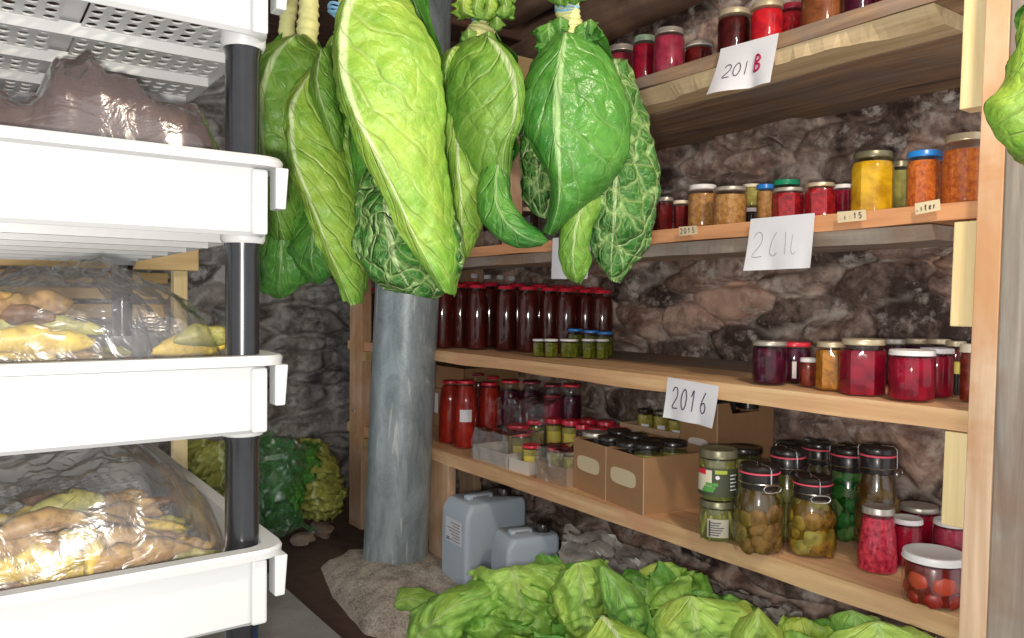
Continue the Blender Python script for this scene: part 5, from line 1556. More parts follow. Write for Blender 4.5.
# ------------------------------------------------------------------ bags on the trays
def m_bag(name, tint, gloss=2.6, haze=.06, hz=(.8,.75,.76)):
    m, nt, bs = newmat(name); nt.nodes.remove(bs)
    tr = nt.nodes.new('ShaderNodeBsdfTransparent'); tr.inputs[0].default_value = (*tint, 1)
    df = nt.nodes.new('ShaderNodeBsdfDiffuse'); df.inputs[0].default_value = (*hz, 1)
    gl = nt.nodes.new('ShaderNodeBsdfGlossy'); gl.inputs['Roughness'].default_value = .26
    bp = nt.nodes.new('ShaderNodeBump'); bp.inputs['Strength'].default_value = .45; bp.inputs['Distance'].default_value = .006
    lk(nt, noi(nt, texco(nt), 24, 3, .5, 2.5), bp.inputs['Height']); lk(nt, bp.outputs[0], gl.inputs['Normal'])
    m1 = nt.nodes.new('ShaderNodeMixShader'); m1.inputs[0].default_value = haze
    lk(nt, tr.outputs[0], m1.inputs[1]); lk(nt, df.outputs[0], m1.inputs[2])
    m2 = nt.nodes.new('ShaderNodeMixShader'); lk(nt, schlick(nt, gloss, .05, bp.outputs[0]), m2.inputs[0])
    lk(nt, m1.outputs[0], m2.inputs[1]); lk(nt, gl.outputs[0], m2.inputs[2])
    lk(nt, m2.outputs[0], nt.nodes['Material Output'].inputs[0])
    return m
BAG1 = m_bag('clear_bag', (.97,.96,.95), 1.9, .05)
BAG2 = m_bag('mauve_bag', (.50,.40,.38), 2.6, .30, (.34,.25,.24))
def bag(name, ti, top_fn, x0, x1, y0, y1, mat, label, seed, amp=.010):
    """loosely heaped bag: top_fn(u) gives ridge height over the tray floor along x"""
    zf = TOPS[ti]-TH_+.014
    nx, ny = 120, 100; mb = MB()
    for j in range(ny+1):
        v = j/ny
        for i in range(nx+1):
            u = i/nx
            x = x0+(x1-x0)*u; y = y0+(y1-y0)*v
            side = (1-abs(2*v-1)**14)
            side = side**.6
            endf = min(1, (min(u, 1-u)*9))**.5
            q = Vector((x*11, y*11, seed))
            crease = abs(mn.noise(q))+.5*abs(mn.noise(q*2.3+Vector((4, 2, 0))))+.3*abs(mn.noise(q*5))
            h = top_fn(u)*side*endf*(1-.16*abs(mn.noise(Vector((x*26+seed, y*9, 3))))) + (crease-.25)*amp*2.0*(.3+side)
            mb.v.append((x, y, max(zf+h, zf+.001)))
    W = nx+1
    mb.f = [(j*W+i, j*W+i+1, (j+1)*W+i+1, (j+1)*W+i) for j in range(ny) for i in range(nx)]
    o = recentre(obj(name, mb, mat, angle=14))
    return tag(o, label, 'bag')
def lerpfn(pts):
    def f(u):
        for (a, b), (c, d) in zip(pts, pts[1:]):
            if u <= c: return b+(d-b)*(u-a)/(c-a)
        return pts[-1][1]
    return f
bx0, bx1 = RX0+.012, RX1-.010
def prof_from_px(ti, y, pts):
    """silhouette pixels at depth plane y -> height above the tray floor as a function of u"""
    zf = TOPS[ti]-TH_+.014
    out = []
    for (px, py) in pts:
        q = ony(px, py, y)[0]; out.append(((q.x-bx0)/(bx1-bx0), q.z-zf))
    out = [(min(max(a, 0), 1), b) for a, b in out]
    return lerpfn([(0, out[0][1])]+[p for p in out if 0 < p[0] < 1]+[(1, out[-1][1])])
YB = RY0+.25
bag('plastic_bag', 1, prof_from_px(1, YB, [(-80, 110), (0, 120), (30, 112), (48, 79), (72, 80), (95, 94), (115, 106), (150, 128), (200, 150)]), bx0, bx1, RY0+.060, RY0+.56, BAG2, 'mauve-tinted plastic bag heaped on the second tray from the top', 2, .012)
bag('plastic_bag', 2, prof_from_px(2, YB, [(-80, 305), (0, 292), (30, 270), (55, 266), (70, 272), (80, 268), (105, 270), (130, 284), (170, 305), (222, 332)]), bx0, bx1, RY0+.060, RY0+.56, BAG1, 'clear plastic bag of yellow vegetables on the third tray from the top', 5, .010)
bag('plastic_bag', 3, prof_from_px(3, YB, [(-80, 495), (0, 480), (40, 470), (75, 455), (120, 449), (150, 460), (190, 485), (224, 510)]), bx0, bx1, RY0+.060, RY0+.56, BAG1, 'clear plastic bag of yellow and brown vegetables on the lowest tray', 8, .010)

def m_veg(name, c1, c2):
    m, nt, bs = newmat(name)
    n1 = noi(nt, texco(nt), 18, 4, .6, .6)
    n2 = noi(nt, texco(nt), 70, 4, .7)
    cc_ = ramp(nt, n1, [(.40, c1), (.60, c2)])
    lk(nt, mixc(nt, ramp(nt, n2, [(.50, 0.0), (.68, .7)]), cc_, tuple(x*.35 for x in c2)), bs.inputs['Base Color']); bs.inputs['Roughness'].default_value = .45
    bump(nt, bs, n1, .3, .004); return m
V = [m_veg('yellow_pod_skin', (.80,.60,.09), (.52,.36,.06)), m_veg('golden_root_skin', (.55,.36,.13), (.30,.17,.07)), m_veg('brown_skin', (.30,.17,.09), (.11,.06,.04)), m_veg('greenish_skin', (.48,.44,.12), (.24,.24,.08))]
def pod(loc, ln, r, yaw, pitch, bend, mat, label, group):
    pts, rr = [], []
    for i in range(13):
        u = i/12; a = (u-.5)*bend
        pts.append((math.sin(a)/max(bend, .01)*ln, 0, (math.cos(a)-1)/max(bend, .01)*ln+.0))
        rr.append(r*max(.12, math.sin(PI*(u*.90+.06))**.75)*(1+.22*mn.noise(Vector((u*5, loc.x*50, loc.z*50)))))
    pts = [Vector(p) for p in pts]
    Mx = Matrix.Rotation(yaw, 3, 'Z') @ Matrix.Rotation(pitch, 3, 'Y')
    mb = MB().tube([Mx @ p for p in pts], rr, 10)
    mb.v = [tuple(Vector(v)+Vector((mn.noise(Vector(v)*60+loc*9), mn.noise(Vector(v)*60-loc*7), mn.noise(Vector(v)*60+loc*5)))*r*.35) for v in mb.v]
    o = obj('vegetable', mb, mat, None, loc, angle=80)
    return tag(o, label, 'vegetable', group)
def fill_tray(ti, seed, group, n, mix, hfn, front):
    rnd = random.Random(seed); zf = TOPS[ti]-TH_+.016
    names = ['long yellow pod', 'golden-brown root', 'dark brown root', 'greenish-yellow pod']
    k = 0
    for i in range(n):
        if i < len(front):
            px, py, ln, r, yaw, bend, mi = front[i]
            y = RY0+.100+.012*(i % 3)
            q = ony(px, py, y)[0]
            loc = q; pitch = 0
        else:
            u = rnd.random()*.92+.04; v = rnd.random()**1.2
            x = bx0+(bx1-bx0)*u; y = RY0+.095+.33*v
            hh = max(.02, hfn(u)*.86-.02)
            loc = Vector((x, y, zf+rnd.random()**.6*hh)); yaw = rnd.uniform(-.7, .7)+(.0); pitch = rnd.uniform(-.35, .35); ln = rnd.uniform(.06, .10); r = rnd.uniform(.009, .0135); bend = rnd.uniform(.2, 1.2)
            mi = rnd.choice(mix)
        loc = Vector((min(max(loc.x, bx0+ln*.5), bx1-ln*.45), loc.y, loc.z))
        pod(loc, ln, r, yaw, pitch, bend, V[mi], names[mi]+' inside the %s bag, among the heap' % ('third-tray' if ti == 2 else 'lowest-tray'), group)
h3 = prof_from_px(2, YB, [(-80, 345), (0, 318), (30, 305), (60, 312), (90, 330), (120, 340), (170, 350), (190, 335), (222, 340)])
fill_tray(2, 3, 'vegetables in the clear bag on the third tray', 60, [0, 1, 3, 3, 2, 1], h3, [
  (35, 340, .115, .016, .15, .35, 0), (8, 328, .10, .014, .1, .5, 3), (45, 303, .06, .013, .5, .6, 1), (22, 314, .06, .011, -.4, .6, 2), (60, 326, .08, .012, -.2, .6, 3), (190, 347, .085, .014, .3, .3, 0), (205, 335, .07, .013, .2, .6, 3), (10, 305, .07, .015, .3, .5, 1)])
h4 = prof_from_px(3, YB, [(-80, 510), (0, 500), (60, 478), (100, 490), (130, 495), (160, 510), (190, 530), (222, 545)])
fill_tray(3, 9, 'vegetables in the clear bag on the lowest tray', 95, [0, 1, 1, 1, 2, 3], h4, [
  (30, 565, .12, .015, .1, .4, 0), (55, 572, .11, .015, .05, .35, 0), (20, 580, .12, .014, .08, .3, 0), (95, 548, .08, .010, 1.3, 1.9, 0), (60, 545, .10, .014, .6, .4, 0), (115, 540, .09, .014, .0, .3, 1), (150, 552, .085, .014, .2, .4, 1), (25, 545, .10, .015, -.5, .6, 1), (70, 503, .07, .013, .3, .3, 3), (45, 520, .09, .012, .2, .9, 1)])

# ================================================================== LEAFY HEADS
def crs(pts, u):
    """Catmull-Rom through a list of tuples, u in 0..1"""
    n = len(pts)-1; f = min(max(u, 0), 1)*n; i = min(int(f), n-1); t = f-i
    p0, p1, p2, p3 = pts[max(i-1, 0)], pts[i], pts[i+1], pts[min(i+2, n)]
    return tuple(.5*((2*b)+(-a+c)*t+(2*a-5*b+4*c-d)*t*t+(-a+3*b-3*c+d)*t**3) for a, b, c, d in zip(p0, p1, p2, p3))
def leaf(root, left, mid, right, t0, mat, bulge=.05, depth=(.05, .05), ruffle=.004, pucker=.004, crump=.0, nu=72, nv=44, seed=0, tilt=0.0, rib=.003, wrap=0.0, rf=26, name='leaf'):
    """left, mid, right: outline and midrib traced top to bottom; the blade bulges towards the viewer and its
    sides turn away by `depth`. The points only give the proportions of a solid, curved blade at distance t0."""
    L = root.location; Ri = root.rotation_euler.to_matrix().inverted()
    mb = MB(); mb.uv = []
    S = Vector((seed*3.7, seed*1.3, seed*.7))
    for j in range(nu+1):
        u = j/nu
        l, m, r = crs(left, u), crs(mid, u), crs(right, u)
        tm = t0 - bulge*math.sin(PI*min(1, u*1.02))**.8 + tilt*u
        for i in range(nv+1):
            v = 2*i/nv-1
            e, dp = (l, depth[0]) if v < 0 else (r, depth[1])
            a = abs(v)
            if a <= 1-wrap or wrap == 0:
                k = a/(1-wrap); th = k*PI/2*.86; s = math.sin(th)/math.sin(PI/2*.86); q = (1-math.cos(th))/(1-math.cos(PI/2*.86))
            else:
                k = (a-(1-wrap))/wrap; s = 1-.25*k*k; q = 1+.6*k
            px = m[0]+(e[0]-m[0])*s; py = m[1]+(e[1]-m[1])*s
            t = tm+dp*q
            p = P(px, py, t)
            nz = mn.noise(p*24+S)+.5*mn.noise(p*11+S); nz2 = mn.noise(p*60+S)+.6*abs(mn.noise(p*40-S))
            d = fwd*(-pucker*(abs(nz)*2.4+.7*nz2))
            nf = 75 if nu < 30 else 22; g1 = mn.noise(p*nf+S*2); g2 = mn.noise(p*nf-S); g3 = mn.noise(p*nf*.4+S)
            g1 += .7*mn.noise(p*nf*3+S); g2 += .7*mn.noise(p*nf*3-S)
            if crump: d += fwd*(crump*(mn.voronoi(p*13+S)[0][0]-.4)+crump*.5*(mn.voronoi(p*29-S)[0][0]-.4))
            d += fwd*(ruffle*a**3*(1.6*g1+1.6*g3)) + rgt*(ruffle*.9*a**4*g2) + upv*(ruffle*.9*a**4*g1)
            wr = max(.4, 1-u*.7)
            edge_w = abs(e[0]-m[0])*t/FPX+1e-4
            x_ = a*edge_w/(.0045*wr+.0015)
            d += fwd*(-rib*wr*math.exp(-x_*x_))
            mb.v.append(tuple(Ri @ (p+d-L))); mb.uv.append((u, .5+v*.5))
    W = nv+1
    mb.f = [(j*W+i, (j+1)*W+i, (j+1)*W+i+1, j*W+i+1) for j in range(nu) for i in range(nv)]
    o = obj(name, mb, M[mat] if isinstance(mat, str) else mat, root, angle=180)
    md = o.modifiers.new('thickness', 'SOLIDIFY'); md.thickness = .0012; md.offset = 0
    return o
def ovoid_leaf(root, c, top, bot, rad, az, mat, seed, phi=1.0, ruffle=.006, z0=0.0, z1=1.0, tip=.0, push=1.0):
    """wrapper leaf lying on an upright drop shape: c xy centre, top/bot heights, rad half-width, az facing"""
    L = root.location; mb = MB(); mb.uv = []; nu, nv = 44, 26
    S = Vector((seed*2.3, 0, seed))
    for j in range(nu+1):
        u = j/nu; uu = z0+(z1-z0)*u; z = top+(bot-top)*uu
        rr = rad*push*(math.sin(PI*min(1, .08+.90*uu**.9)))**.75+.004
        wd = phi*(math.sin(PI*(.10+.86*u)))**.6
        for i in range(nv+1):
            v = 2*i/nv-1; a = az+v*wd
            k = rr+ruffle*abs(v)**3*math.sin(u*24+seed)+tip*max(0, u-.75)*4*rr+.006*mn.noise(Vector((a*3, z*22, seed)))
            mb.v.append((c[0]+k*math.cos(a)-L.x, c[1]+k*math.sin(a)-L.y, z+.01*abs(v)**2-L.z)); mb.uv.append((u, .5+v*.5))
    W = nv+1
    mb.f = [(j*W+i, (j+1)*W+i, (j+1)*W+i+1, j*W+i+1) for j in range(nu) for i in range(nv)]
    return obj('leaf', mb, M[mat], root, angle=180)
def stump(root, pts, rads, mat='root', seed=0, name='stump'):
    L = root.location
    n = 14; pp = []; rr = []
    for i in range(n*(len(pts)-1)+1):
        u = i/(n*(len(pts)-1)); q = crs([tuple(p) for p in pts], u); pp.append(Vector(q)-L)
        k = u*(len(rads)-1); a = int(min(k, len(rads)-2)); rr.append((rads[a]+(rads[a+1]-rads[a])*(k-a))*(1+.13*mn.noise(Vector(q)*90+Vector((seed, 0, 0)))+.10*(1 if (i % 5) == 0 else 0)))
    return obj(name, MB().tube(pp, rr, 14), M[mat], root, angle=60)
def hook_string(root, px, py0, py1, t):
    L = root.location; a = P(px, py0, t); b = P(px, py1, t)
    mb = MB()
    for k in range(3):
        pts = []
        for i in range(25):
            an = 2*PI*i/24
            pts.append(a+rgt*(.016*math.cos(an))+fwd*(.016*math.sin(an))+upv*(.003*math.sin(an*2+k)-.004*k)-L)
        mb.tube(pts, .0022, 6)
    top = Vector((a.x, a.y, CEIL-.005))
    mb.tube([a-L, a.lerp(top, .5)+rgt*.003-L, top-L], .0018, 6)
    return obj('string', mb, M['string'], root)
HG = 'leafy heads hanging upside down from the ceiling'
# ---- head A (behind, left)
tA_ = 1.22
rA = thing('hanging_head', 'large pale green leafy head hanging by two yellowish stumps beside the white rack', 'vegetable head', P(298, 290, tA_), group=HG)
cA_ = P(298, 160, tA_+.09)
for k, az in enumerate((.2, 1.4, 2.6)): ovoid_leaf(rA, (cA_.x, cA_.y), P(298, 42, tA_+.09).z, P(298, 285, tA_+.09).z, .075, az, 'L_green', 3+k, 1.1)
leaf(rA, [(288, 150), (264, 190), (256, 240), (262, 285), (270, 296), (280, 298)], [(300, 150), (290, 190), (284, 225), (282, 255), (281, 280), (283, 298)], [(320, 150), (328, 190), (326, 240), (310, 275), (296, 290), (286, 298)], tA_+.03, 'L_green', .03, (.04, .03), .008, .006, seed=2)
leaf(rA, [(310, 165), (296, 200), (290, 240), (300, 272), (316, 284)], [(322, 165), (318, 200), (314, 232), (313, 262), (319, 284)], [(345, 165), (346, 205), (342, 250), (334, 275), (322, 285)], tA_, 'L_green', .03, (.03, .03), .007, .006, seed=5)
leaf(rA, [(288, 38), (262, 52), (250, 95), (248, 150), (254, 200), (272, 240)], [(298, 36), (276, 54), (262, 90), (262, 140), (272, 190), (285, 240)], [(305, 36), (328, 58), (326, 100), (315, 150), (308, 200), (296, 240)], tA_-.02, 'L_mid', .045, (.05, .05), .005, .004, seed=1)
stump(rA, [P(306, 44, tA_+.05), P(308, 25, tA_+.05), P(309, 0, tA_+.05), P(310, -18, tA_+.05)], [.017, .016, .015, .016], seed=1)
stump(rA, [P(287, 50, tA_+.09), P(287, 25, tA_+.09), P(290, 5, tA_+.09), P(293, -18, tA_+.09)], [.013, .013, .012, .012], seed=2)
rA_s = hook_string(rA, 309, -16, 0, tA_+.05)
# ---- head B (narrow curved leaves)
tB_ = 1.10
rB = thing('hanging_head', 'narrow pale leafy head left of the biggest one, long cream rib down its left', 'vegetable head', P(345, 300, tB_), group=HG)
cB_ = P(345, 170, tB_+.07)
for k, az in enumerate((.4, 1.6, 2.8)): ovoid_leaf(rB, (cB_.x, cB_.y), P(345, 40, tB_+.07).z, P(345, 285, tB_+.07).z, .045, az, 'L_mid', 8+k, 1.1)
leaf(rB, [(322, 55), (318, 95), (322, 140), (334, 190), (345, 240), (352, 285)], [(330, 48), (332, 95), (340, 140), (350, 190), (358, 240), (360, 292)], [(345, 48), (352, 90), (362, 140), (372, 190), (374, 240), (366, 292)], tB_+.02, 'L_mid', .03, (.03, .03), .007, .005, seed=3)
leaf(rB, [(313, 70), (291, 95), (286, 130), (289, 165), (303, 205), (322, 250), (346, 300)], [(315, 72), (296, 98), (291, 130), (297, 165), (312, 205), (330, 250), (352, 306)], [(320, 66), (337, 100), (343, 140), (350, 175), (362, 215), (368, 260), (364, 302)], tB_-.03, 'L_pale', .04, (.012, .06), .006, .004, seed=4, rib=.005)
leaf(rB, [(318, 60), (309, 78), (312, 100), (322, 125), (334, 150)], [(322, 50), (318, 78), (322, 102), (331, 128), (338, 152)], [(332, 46), (334, 70), (337, 98), (341, 125), (343, 152)], tB_-.05, 'L_mid', .02, (.02, .02), .006, .004, seed=14, nu=40, nv=26)
stump(rB, [P(338, 55, tB_+.05), P(343, 25, tB_+.05), P(345, 0, tB_+.05), P(346, -18, tB_+.05)], [.013, .011, .010, .010], seed=4)
hook_string(rB, 340, 8, 0, tB_+.05)
# ---- head C (big, front)
tC_ = 1.00
rC = thing('hanging_head', 'biggest hanging leafy head, in front of the column, pale rib sweeping diagonally', 'vegetable head', P(400, 300, tC_), group=HG)
cC_ = P(395, 150, tC_+.09)
for k, az in enumerate((.3, 1.5, 2.7)): ovoid_leaf(rC, (cC_.x, cC_.y), P(380, -25, tC_+.09).z, P(400, 275, tC_+.09).z, .062, az, 'L_green', 13+k, 1.1)
leaf(rC, [(372, 150), (362, 185), (357, 225), (360, 260), (375, 282), (395, 291)], [(388, 150), (386, 190), (388, 225), (394, 258), (405, 280), (418, 296)], [(425, 150), (448, 190), (460, 230), (463, 262), (455, 285), (436, 300)], tC_+.02, 'L_dark', .035, (.04, .04), .007, .007, seed=6, tilt=-.02)
leaf(rC, [(362, -22), (340, 5), (334, 45), (336, 85), (349, 125), (366, 165), (386, 205), (408, 245), (440, 290)], [(368, -22), (348, 5), (341, 45), (344, 82), (358, 120), (378, 158), (398, 200), (418, 243), (446, 293)], [(385, -22), (412, 5), (432, 40), (443, 85), (445, 135), (447, 180), (455, 225), (463, 262), (455, 296)], tC_-.03, 'L_pale', .055, (.018, .085), .005, .004, seed=7, rib=.006, nu=100, nv=60)
stump(rC, [P(385, -10, tC_+.05), P(385, -30, tC_+.05), P(385, -50, tC_+.05)], [.02, .016, .015], seed=5)
hook_string(rC, 385, -45, 0, tC_+.05)
# ---- head D
tD_ = 1.14
rD = thing('hanging_head', 'hanging leafy head right of the column with a darker leaf tail pointing right', 'vegetable head', P(480, 258, tD_), group=HG)
cD_ = P(483, 120, tD_+.08)
for k, az in enumerate((.2, 1.3, 2.4)): ovoid_leaf(rD, (cD_.x, cD_.y), P(483, 38, tD_+.08).z, P(480, 215, tD_+.08).z, .055, az, 'L_green', 23+k, 1.1)
leaf(rD, [(462, 45), (443, 75), (441, 120), (445, 165), (450, 205), (456, 240), (460, 258)], [(470, 45), (458, 80), (456, 120), (458, 165), (461, 205), (462, 235), (463, 259)], [(485, 45), (482, 80), (484, 120), (489, 165), (488, 200), (483, 226), (468, 257)], tD_+.0, 'L_pale', .03, (.03, .03), .004, .004, seed=11)
leaf(rD, [(485, 150), (480, 172), (477, 196), (480, 218), (492, 234), (512, 246), (540, 247)], [(498, 150), (497, 175), (496, 198), (502, 216), (514, 230), (529, 239), (545, 243)], [(515, 150), (511, 170), (509, 190), (514, 205), (523, 219), (535, 229), (549, 241)], tD_-.035, 'L_green', .02, (.02, .02), .004, .002, seed=12, tilt=-.03)
leaf(rD, [(470, 38), (445, 56), (442, 85), (446, 120), (455, 155), (476, 185), (494, 205)], [(488, 38), (499, 48), (511, 66), (517, 90), (515, 120), (504, 152), (503, 205)], [(492, 38), (506, 50), (520, 70), (526, 97), (522, 126), (511, 155), (510, 205)], tD_-.03, 'L_mid', .045, (.06, .012), .003, .003, seed=13, rib=.004)
leaf(rD, [(446, 52), (440, 62), (439, 75), (441, 90)], [(455, 48), (449, 58), (446, 72), (446, 90)], [(472, 44), (462, 58), (454, 74), (450, 90)], tD_-.01, 'L_pale', .015, (.02, .01), .002, .002, seed=17, nu=24, nv=20)
stump(rD, [P(478, 42, tD_+.04), P(482, 30, tD_+.04), P(483, 18, tD_+.04), P(484, 2, tD_+.04), P(485, -20, tD_+.04)], [.024, .020, .013, .012, .012], seed=6)
for k, (a, b, c, d) in enumerate((((468, -12), (464, 4), (466, 16), (476, 20)), ((480, -12), (477, 4), (476, 14), (480, 22)), ((492, -12), (490, 6), (488, 16), (484, 22)), ((500, -14), (506, 4), (504, 16), (490, 24)))):
    leaf(rD, [(x-7, y) for x, y in (a, b, c, d)], [a, b, c, d], [(x+8, y) for x, y in (a, b, c, d)], tD_+.0+.008*k, 'L_mid' if k % 2 else 'L_pale', .006, (.010, .010), .016, .006, seed=30+k, nu=26, nv=20, rf=14)
for k, (x, y, s) in enumerate(((469, 38, 7), (489, 40, 7), (497, 26, 6), (466, 14, 6), (504, 14, 6))):
    leaf(rD, [(x-s, y-s*.6), (x-s*1.2, y), (x-s*.7, y+s*.7), (x-2, y+s)], [(x, y-s), (x, y-2), (x, y+3), (x, y+s)], [(x+s, y-s*.6), (x+s*1.2, y), (x+s*.7, y+s*.7), (x+2, y+s)], tD_+.01, 'L_mid', .003, (.006, .006), .012, .005, seed=50+k, nu=16, nv=16, rf=12)
hook_string(rD, 483, 16, 0, tD_+.04)
# ---- head E (right, blue string)
tE_ = 1.12
rE = thing('hanging_head', 'dark green leafy head hanging by blue string, netted leaf at its right', 'vegetable head', P(580, 288, tE_), group=HG)
cE_ = P(580, 130, tE_+.09)
for k, az in enumerate((.0, 1.1, 2.2)): ovoid_leaf(rE, (cE_.x, cE_.y), P(570, 38, tE_+.09).z, P(585, 225, tE_+.09).z, .066, az, 'L_green', 33+k, 1.1)
leaf(rE, [(602, 60), (596, 110), (592, 160), (588, 205), (590, 240), (596, 262), (608, 278)], [(615, 60), (622, 110), (618, 150), (614, 190), (613, 225), (611, 252), (611, 281)], [(628, 60), (642, 110), (656, 155), (660, 190), (652, 225), (641, 256), (620, 284)], tE_+.035, 'L_dark', .03, (.03, .04), .008, .006, seed=21, tilt=-.01)
leaf(rE, [(548, 55), (530, 85), (522, 120), (520, 160), (522, 195), (534, 215)], [(552, 55), (541, 90), (537, 125), (536, 160), (538, 190), (542, 218)], [(560, 55), (560, 90), (560, 125), (560, 160), (556, 190), (549, 220)], tE_+.03, 'L_dark', .02, (.03, .02), .006, .005, seed=22)
leaf(rE, [(580, 170), (568, 200), (560, 225), (558, 250), (563, 270), (572, 281)], [(592, 170), (584, 200), (576, 225), (573, 250), (573, 266), (576, 283)], [(606, 170), (602, 200), (592, 225), (590, 248), (590, 264), (580, 282)], tE_-.0, 'L_mid', .02, (.02, .02), .006, .004, seed=23, nu=50, nv=32)
leaf(rE, [(556, 34), (534, 60), (523, 92), (524, 128), (538, 158), (550, 182), (550, 208), (541, 232)], [(565, 34), (560, 60), (556, 92), (555, 128), (557, 160), (559, 185), (557, 210), (549, 235)], [(580, 34), (606, 55), (624, 90), (630, 128), (626, 160), (605, 190), (578, 216), (552, 236)], tE_-.03, 'L_green', .05, (.045, .06), .003, .003, seed=24, rib=.005, nu=96, nv=56)
for k, (x, y, s) in enumerate(((549, 36, 13), (585, 36, 12), (560, 28, 9), (590, 28, 7), (546, 50, 8))):
    leaf(rE, [(x-s, y-s*.6), (x-s*1.2, y), (x-s*.8, y+s*.7), (x-3, y+s*1.4)], [(x, y-s), (x, y-2), (x, y+3), (x, y+s*1.4)], [(x+s, y-s*.6), (x+s*1.1, y), (x+s*.7, y+s*.7), (x+3, y+s*1.4)], tE_+.0, 'L_green', .004, (.006, .006), .014, .006, seed=60+k, nu=20, nv=20, rf=12)
stump(rE, [P(573, 42, tE_+.02), P(570, 30, tE_+.02), P(568, 15, tE_+.02), P(567, 0, tE_+.02), P(567, -20, tE_+.02)], [.022, .019, .017, .017, .016], seed=7)
for k, (x, y, s) in enumerate(((560, -2, 9), (574, -3, 9), (567, -8, 10))):
    leaf(rE, [(x-s, y-s*.6), (x-s*1.2, y), (x-s*.8, y+s*.7), (x-3, y+s)], [(x, y-s), (x, y-2), (x, y+3), (x, y+s)], [(x+s, y-s*.6), (x+s*1.1, y), (x+s*.7, y+s*.7), (x+3, y+s)], tE_+.0, 'L_mid', .003, (.006, .006), .014, .006, seed=70+k, nu=20, nv=20, rf=12)
hook_string(rE, 567, 7, 0, tE_+.02)
# ---- head F (right edge, close)
tF_ = .80
rF = thing('hanging_head', 'leafy head cut off by the right photo edge, before the shelf upright', 'vegetable head', P(1060, 165, tF_), group=HG)
cF_ = P(1068, 90, tF_+.08)
for k, az in enumerate((-1.2, 0.0, 1.2)): ovoid_leaf(rF, (cF_.x, cF_.y), P(1068, -30, tF_+.08).z, P(1068, 150, tF_+.08).z, .045, az, 'L_green', 43+k, 1.1)
leaf(rF, [(1050, -40), (1022, 10), (1012, 50), (1004, 85), (988, 105), (991, 128), (1002, 150), (1030, 168)], [(1062, -40), (1052, 10), (1046, 50), (1040, 85), (1036, 110), (1036, 135), (1040, 155), (1048, 172)], [(1090, -40), (1105, 10), (1118, 60), (1120, 100), (1112, 130), (1095, 150), (1075, 165), (1058, 173)], tF_-.02, 'L_pale', .045, (.04, .06), .004, .004, seed=26)
stump(rF, [P(1068, -30, tF_+.05), P(1068, -60, tF_+.05), P(1068, -90, tF_+.05)], [.02, .016, .014], seed=8)
hook_string(rF, 1068, -85, 0, tF_+.05)

# ================================================================== PILE OF LEAFY HEADS ON THE FLOOR
def ground_head(c, R0, H0, facing, seed, label, mats, n=10):
    """loose open head: broad folded leaves fanned around a heart, c = base centre"""
    root = thing('leafy_head', label, 'vegetable head', c, group='leafy heads heaped in front of the shelves')
    rnd = random.Random(seed)
    for k in range(n):
        ring = k/n
        az = facing+k*2.4+rnd.uniform(-.3, .3)
        ln = H0*(1.0-.12*ring)*rnd.uniform(.9, 1.1)
        wd = R0*(.75+.35*ring)*rnd.uniform(.9, 1.1)
        ca, sa = math.cos(az), math.sin(az)
        mb = MB(); mb.uv = []; nu, nv = 40, 36
        arc = .55+1.25*ring; Lh = ln*1.35
        x0 = .015+.02*ring
        for j in range(nu+1):
            u = j/nu
            # midrib is a circular arc that leans outwards
            th = arc*u
            mx = x0+Lh*(1-math.cos(th))/max(arc, .01); mz = .01+Lh*math.sin(th)/max(arc, .01)
            w = wd*math.sqrt(max(0.0, 1-((u-.62)/.40)**2)) if u > .62 else wd*(.30+.70*math.sin(u/.62*PI/2))
            for i in range(nv+1):
                v = 2*i/nv-1
                y = w*math.sin(v*1.15)/math.sin(1.15); cup = .45*w*(1-math.cos(v*1.15))
                x = mx-cup*math.cos(th*.7); z = mz+cup*.35
                q = Vector((x*7+seed*3, y*7, z*7+k*5))
                f1_ = mn.noise(q)-.6*abs(mn.noise(q*2.1+Vector((9, 1, k)))); f2_ = 1.6*mn.noise(q*2.6+Vector((k, 3, 1)))-1.6*abs(mn.noise(q*4.3+Vector((k, 3, 1)))); f3 = abs(mn.noise(q*1.6+Vector((1, k, 9))))
                e_ = max(abs(v), (u-.5)*2)**3
                v1 = mn.voronoi(q*1.5)[0][0]-.4; v2 = mn.voronoi(q*3.4)[0][0]-.4
                X = x+.022*f1_+.006*f2_-.020*f3+.018*e_*f2_+.030*v1+.015*v2; Z = z+.016*f1_+.006*f2_-.022*v1-.010*v2+.016*e_*mn.noise(q*3.1)
                mb.v.append((ca*X-sa*y, sa*X+ca*y, max(Z, .004))); mb.uv.append((u, .5+v*.5))
        W = nv+1
        mb.f = [(j*W+i, (j+1)*W+i, (j+1)*W+i+1, j*W+i+1) for j in range(nu) for i in range(nv)]
        obj('leaf', mb, M[rnd.choice(mats)], root, angle=180)
    return root
# the wooden crate they lie on keeps them off the ground
crate_t = []
def pz(px, py, t, z=None):
    p = P(px, py, t)
    if z is not None: p.z = z
    return p
ZH = .20
crx0, cry0, crx1, cry1 = .90, .62, 1.24, 1.50
root = thing('produce_crate', 'blue plastic produce crate buried under the heap of leafy heads', 'crate', ((crx0+crx1)/2, (cry0+cry1)/2, 0))
w_, d_ = crx1-crx0, cry1-cry0
mblu = m_plain('blue_crate_plastic', (.02,.20,.60), .4)
for a, b in (((-w_/2, -d_/2, .02), (w_/2, -d_/2+.01, ZH)), ((-w_/2, d_/2-.01, .02), (w_/2, d_/2, ZH)), ((-w_/2, -d_/2+.01, .02), (-w_/2+.01, d_/2-.01, ZH)), ((w_/2-.01, -d_/2+.01, .02), (w_/2, d_/2-.01, ZH))):
    obj('crate_wall', MB().box(a, b), mblu, root, smooth=False)
obj('crate_base', MB().box((-w_/2+.01, -d_/2+.01, .02), (w_/2-.01, d_/2-.01, ZH-.03)), mblu, root, smooth=False)
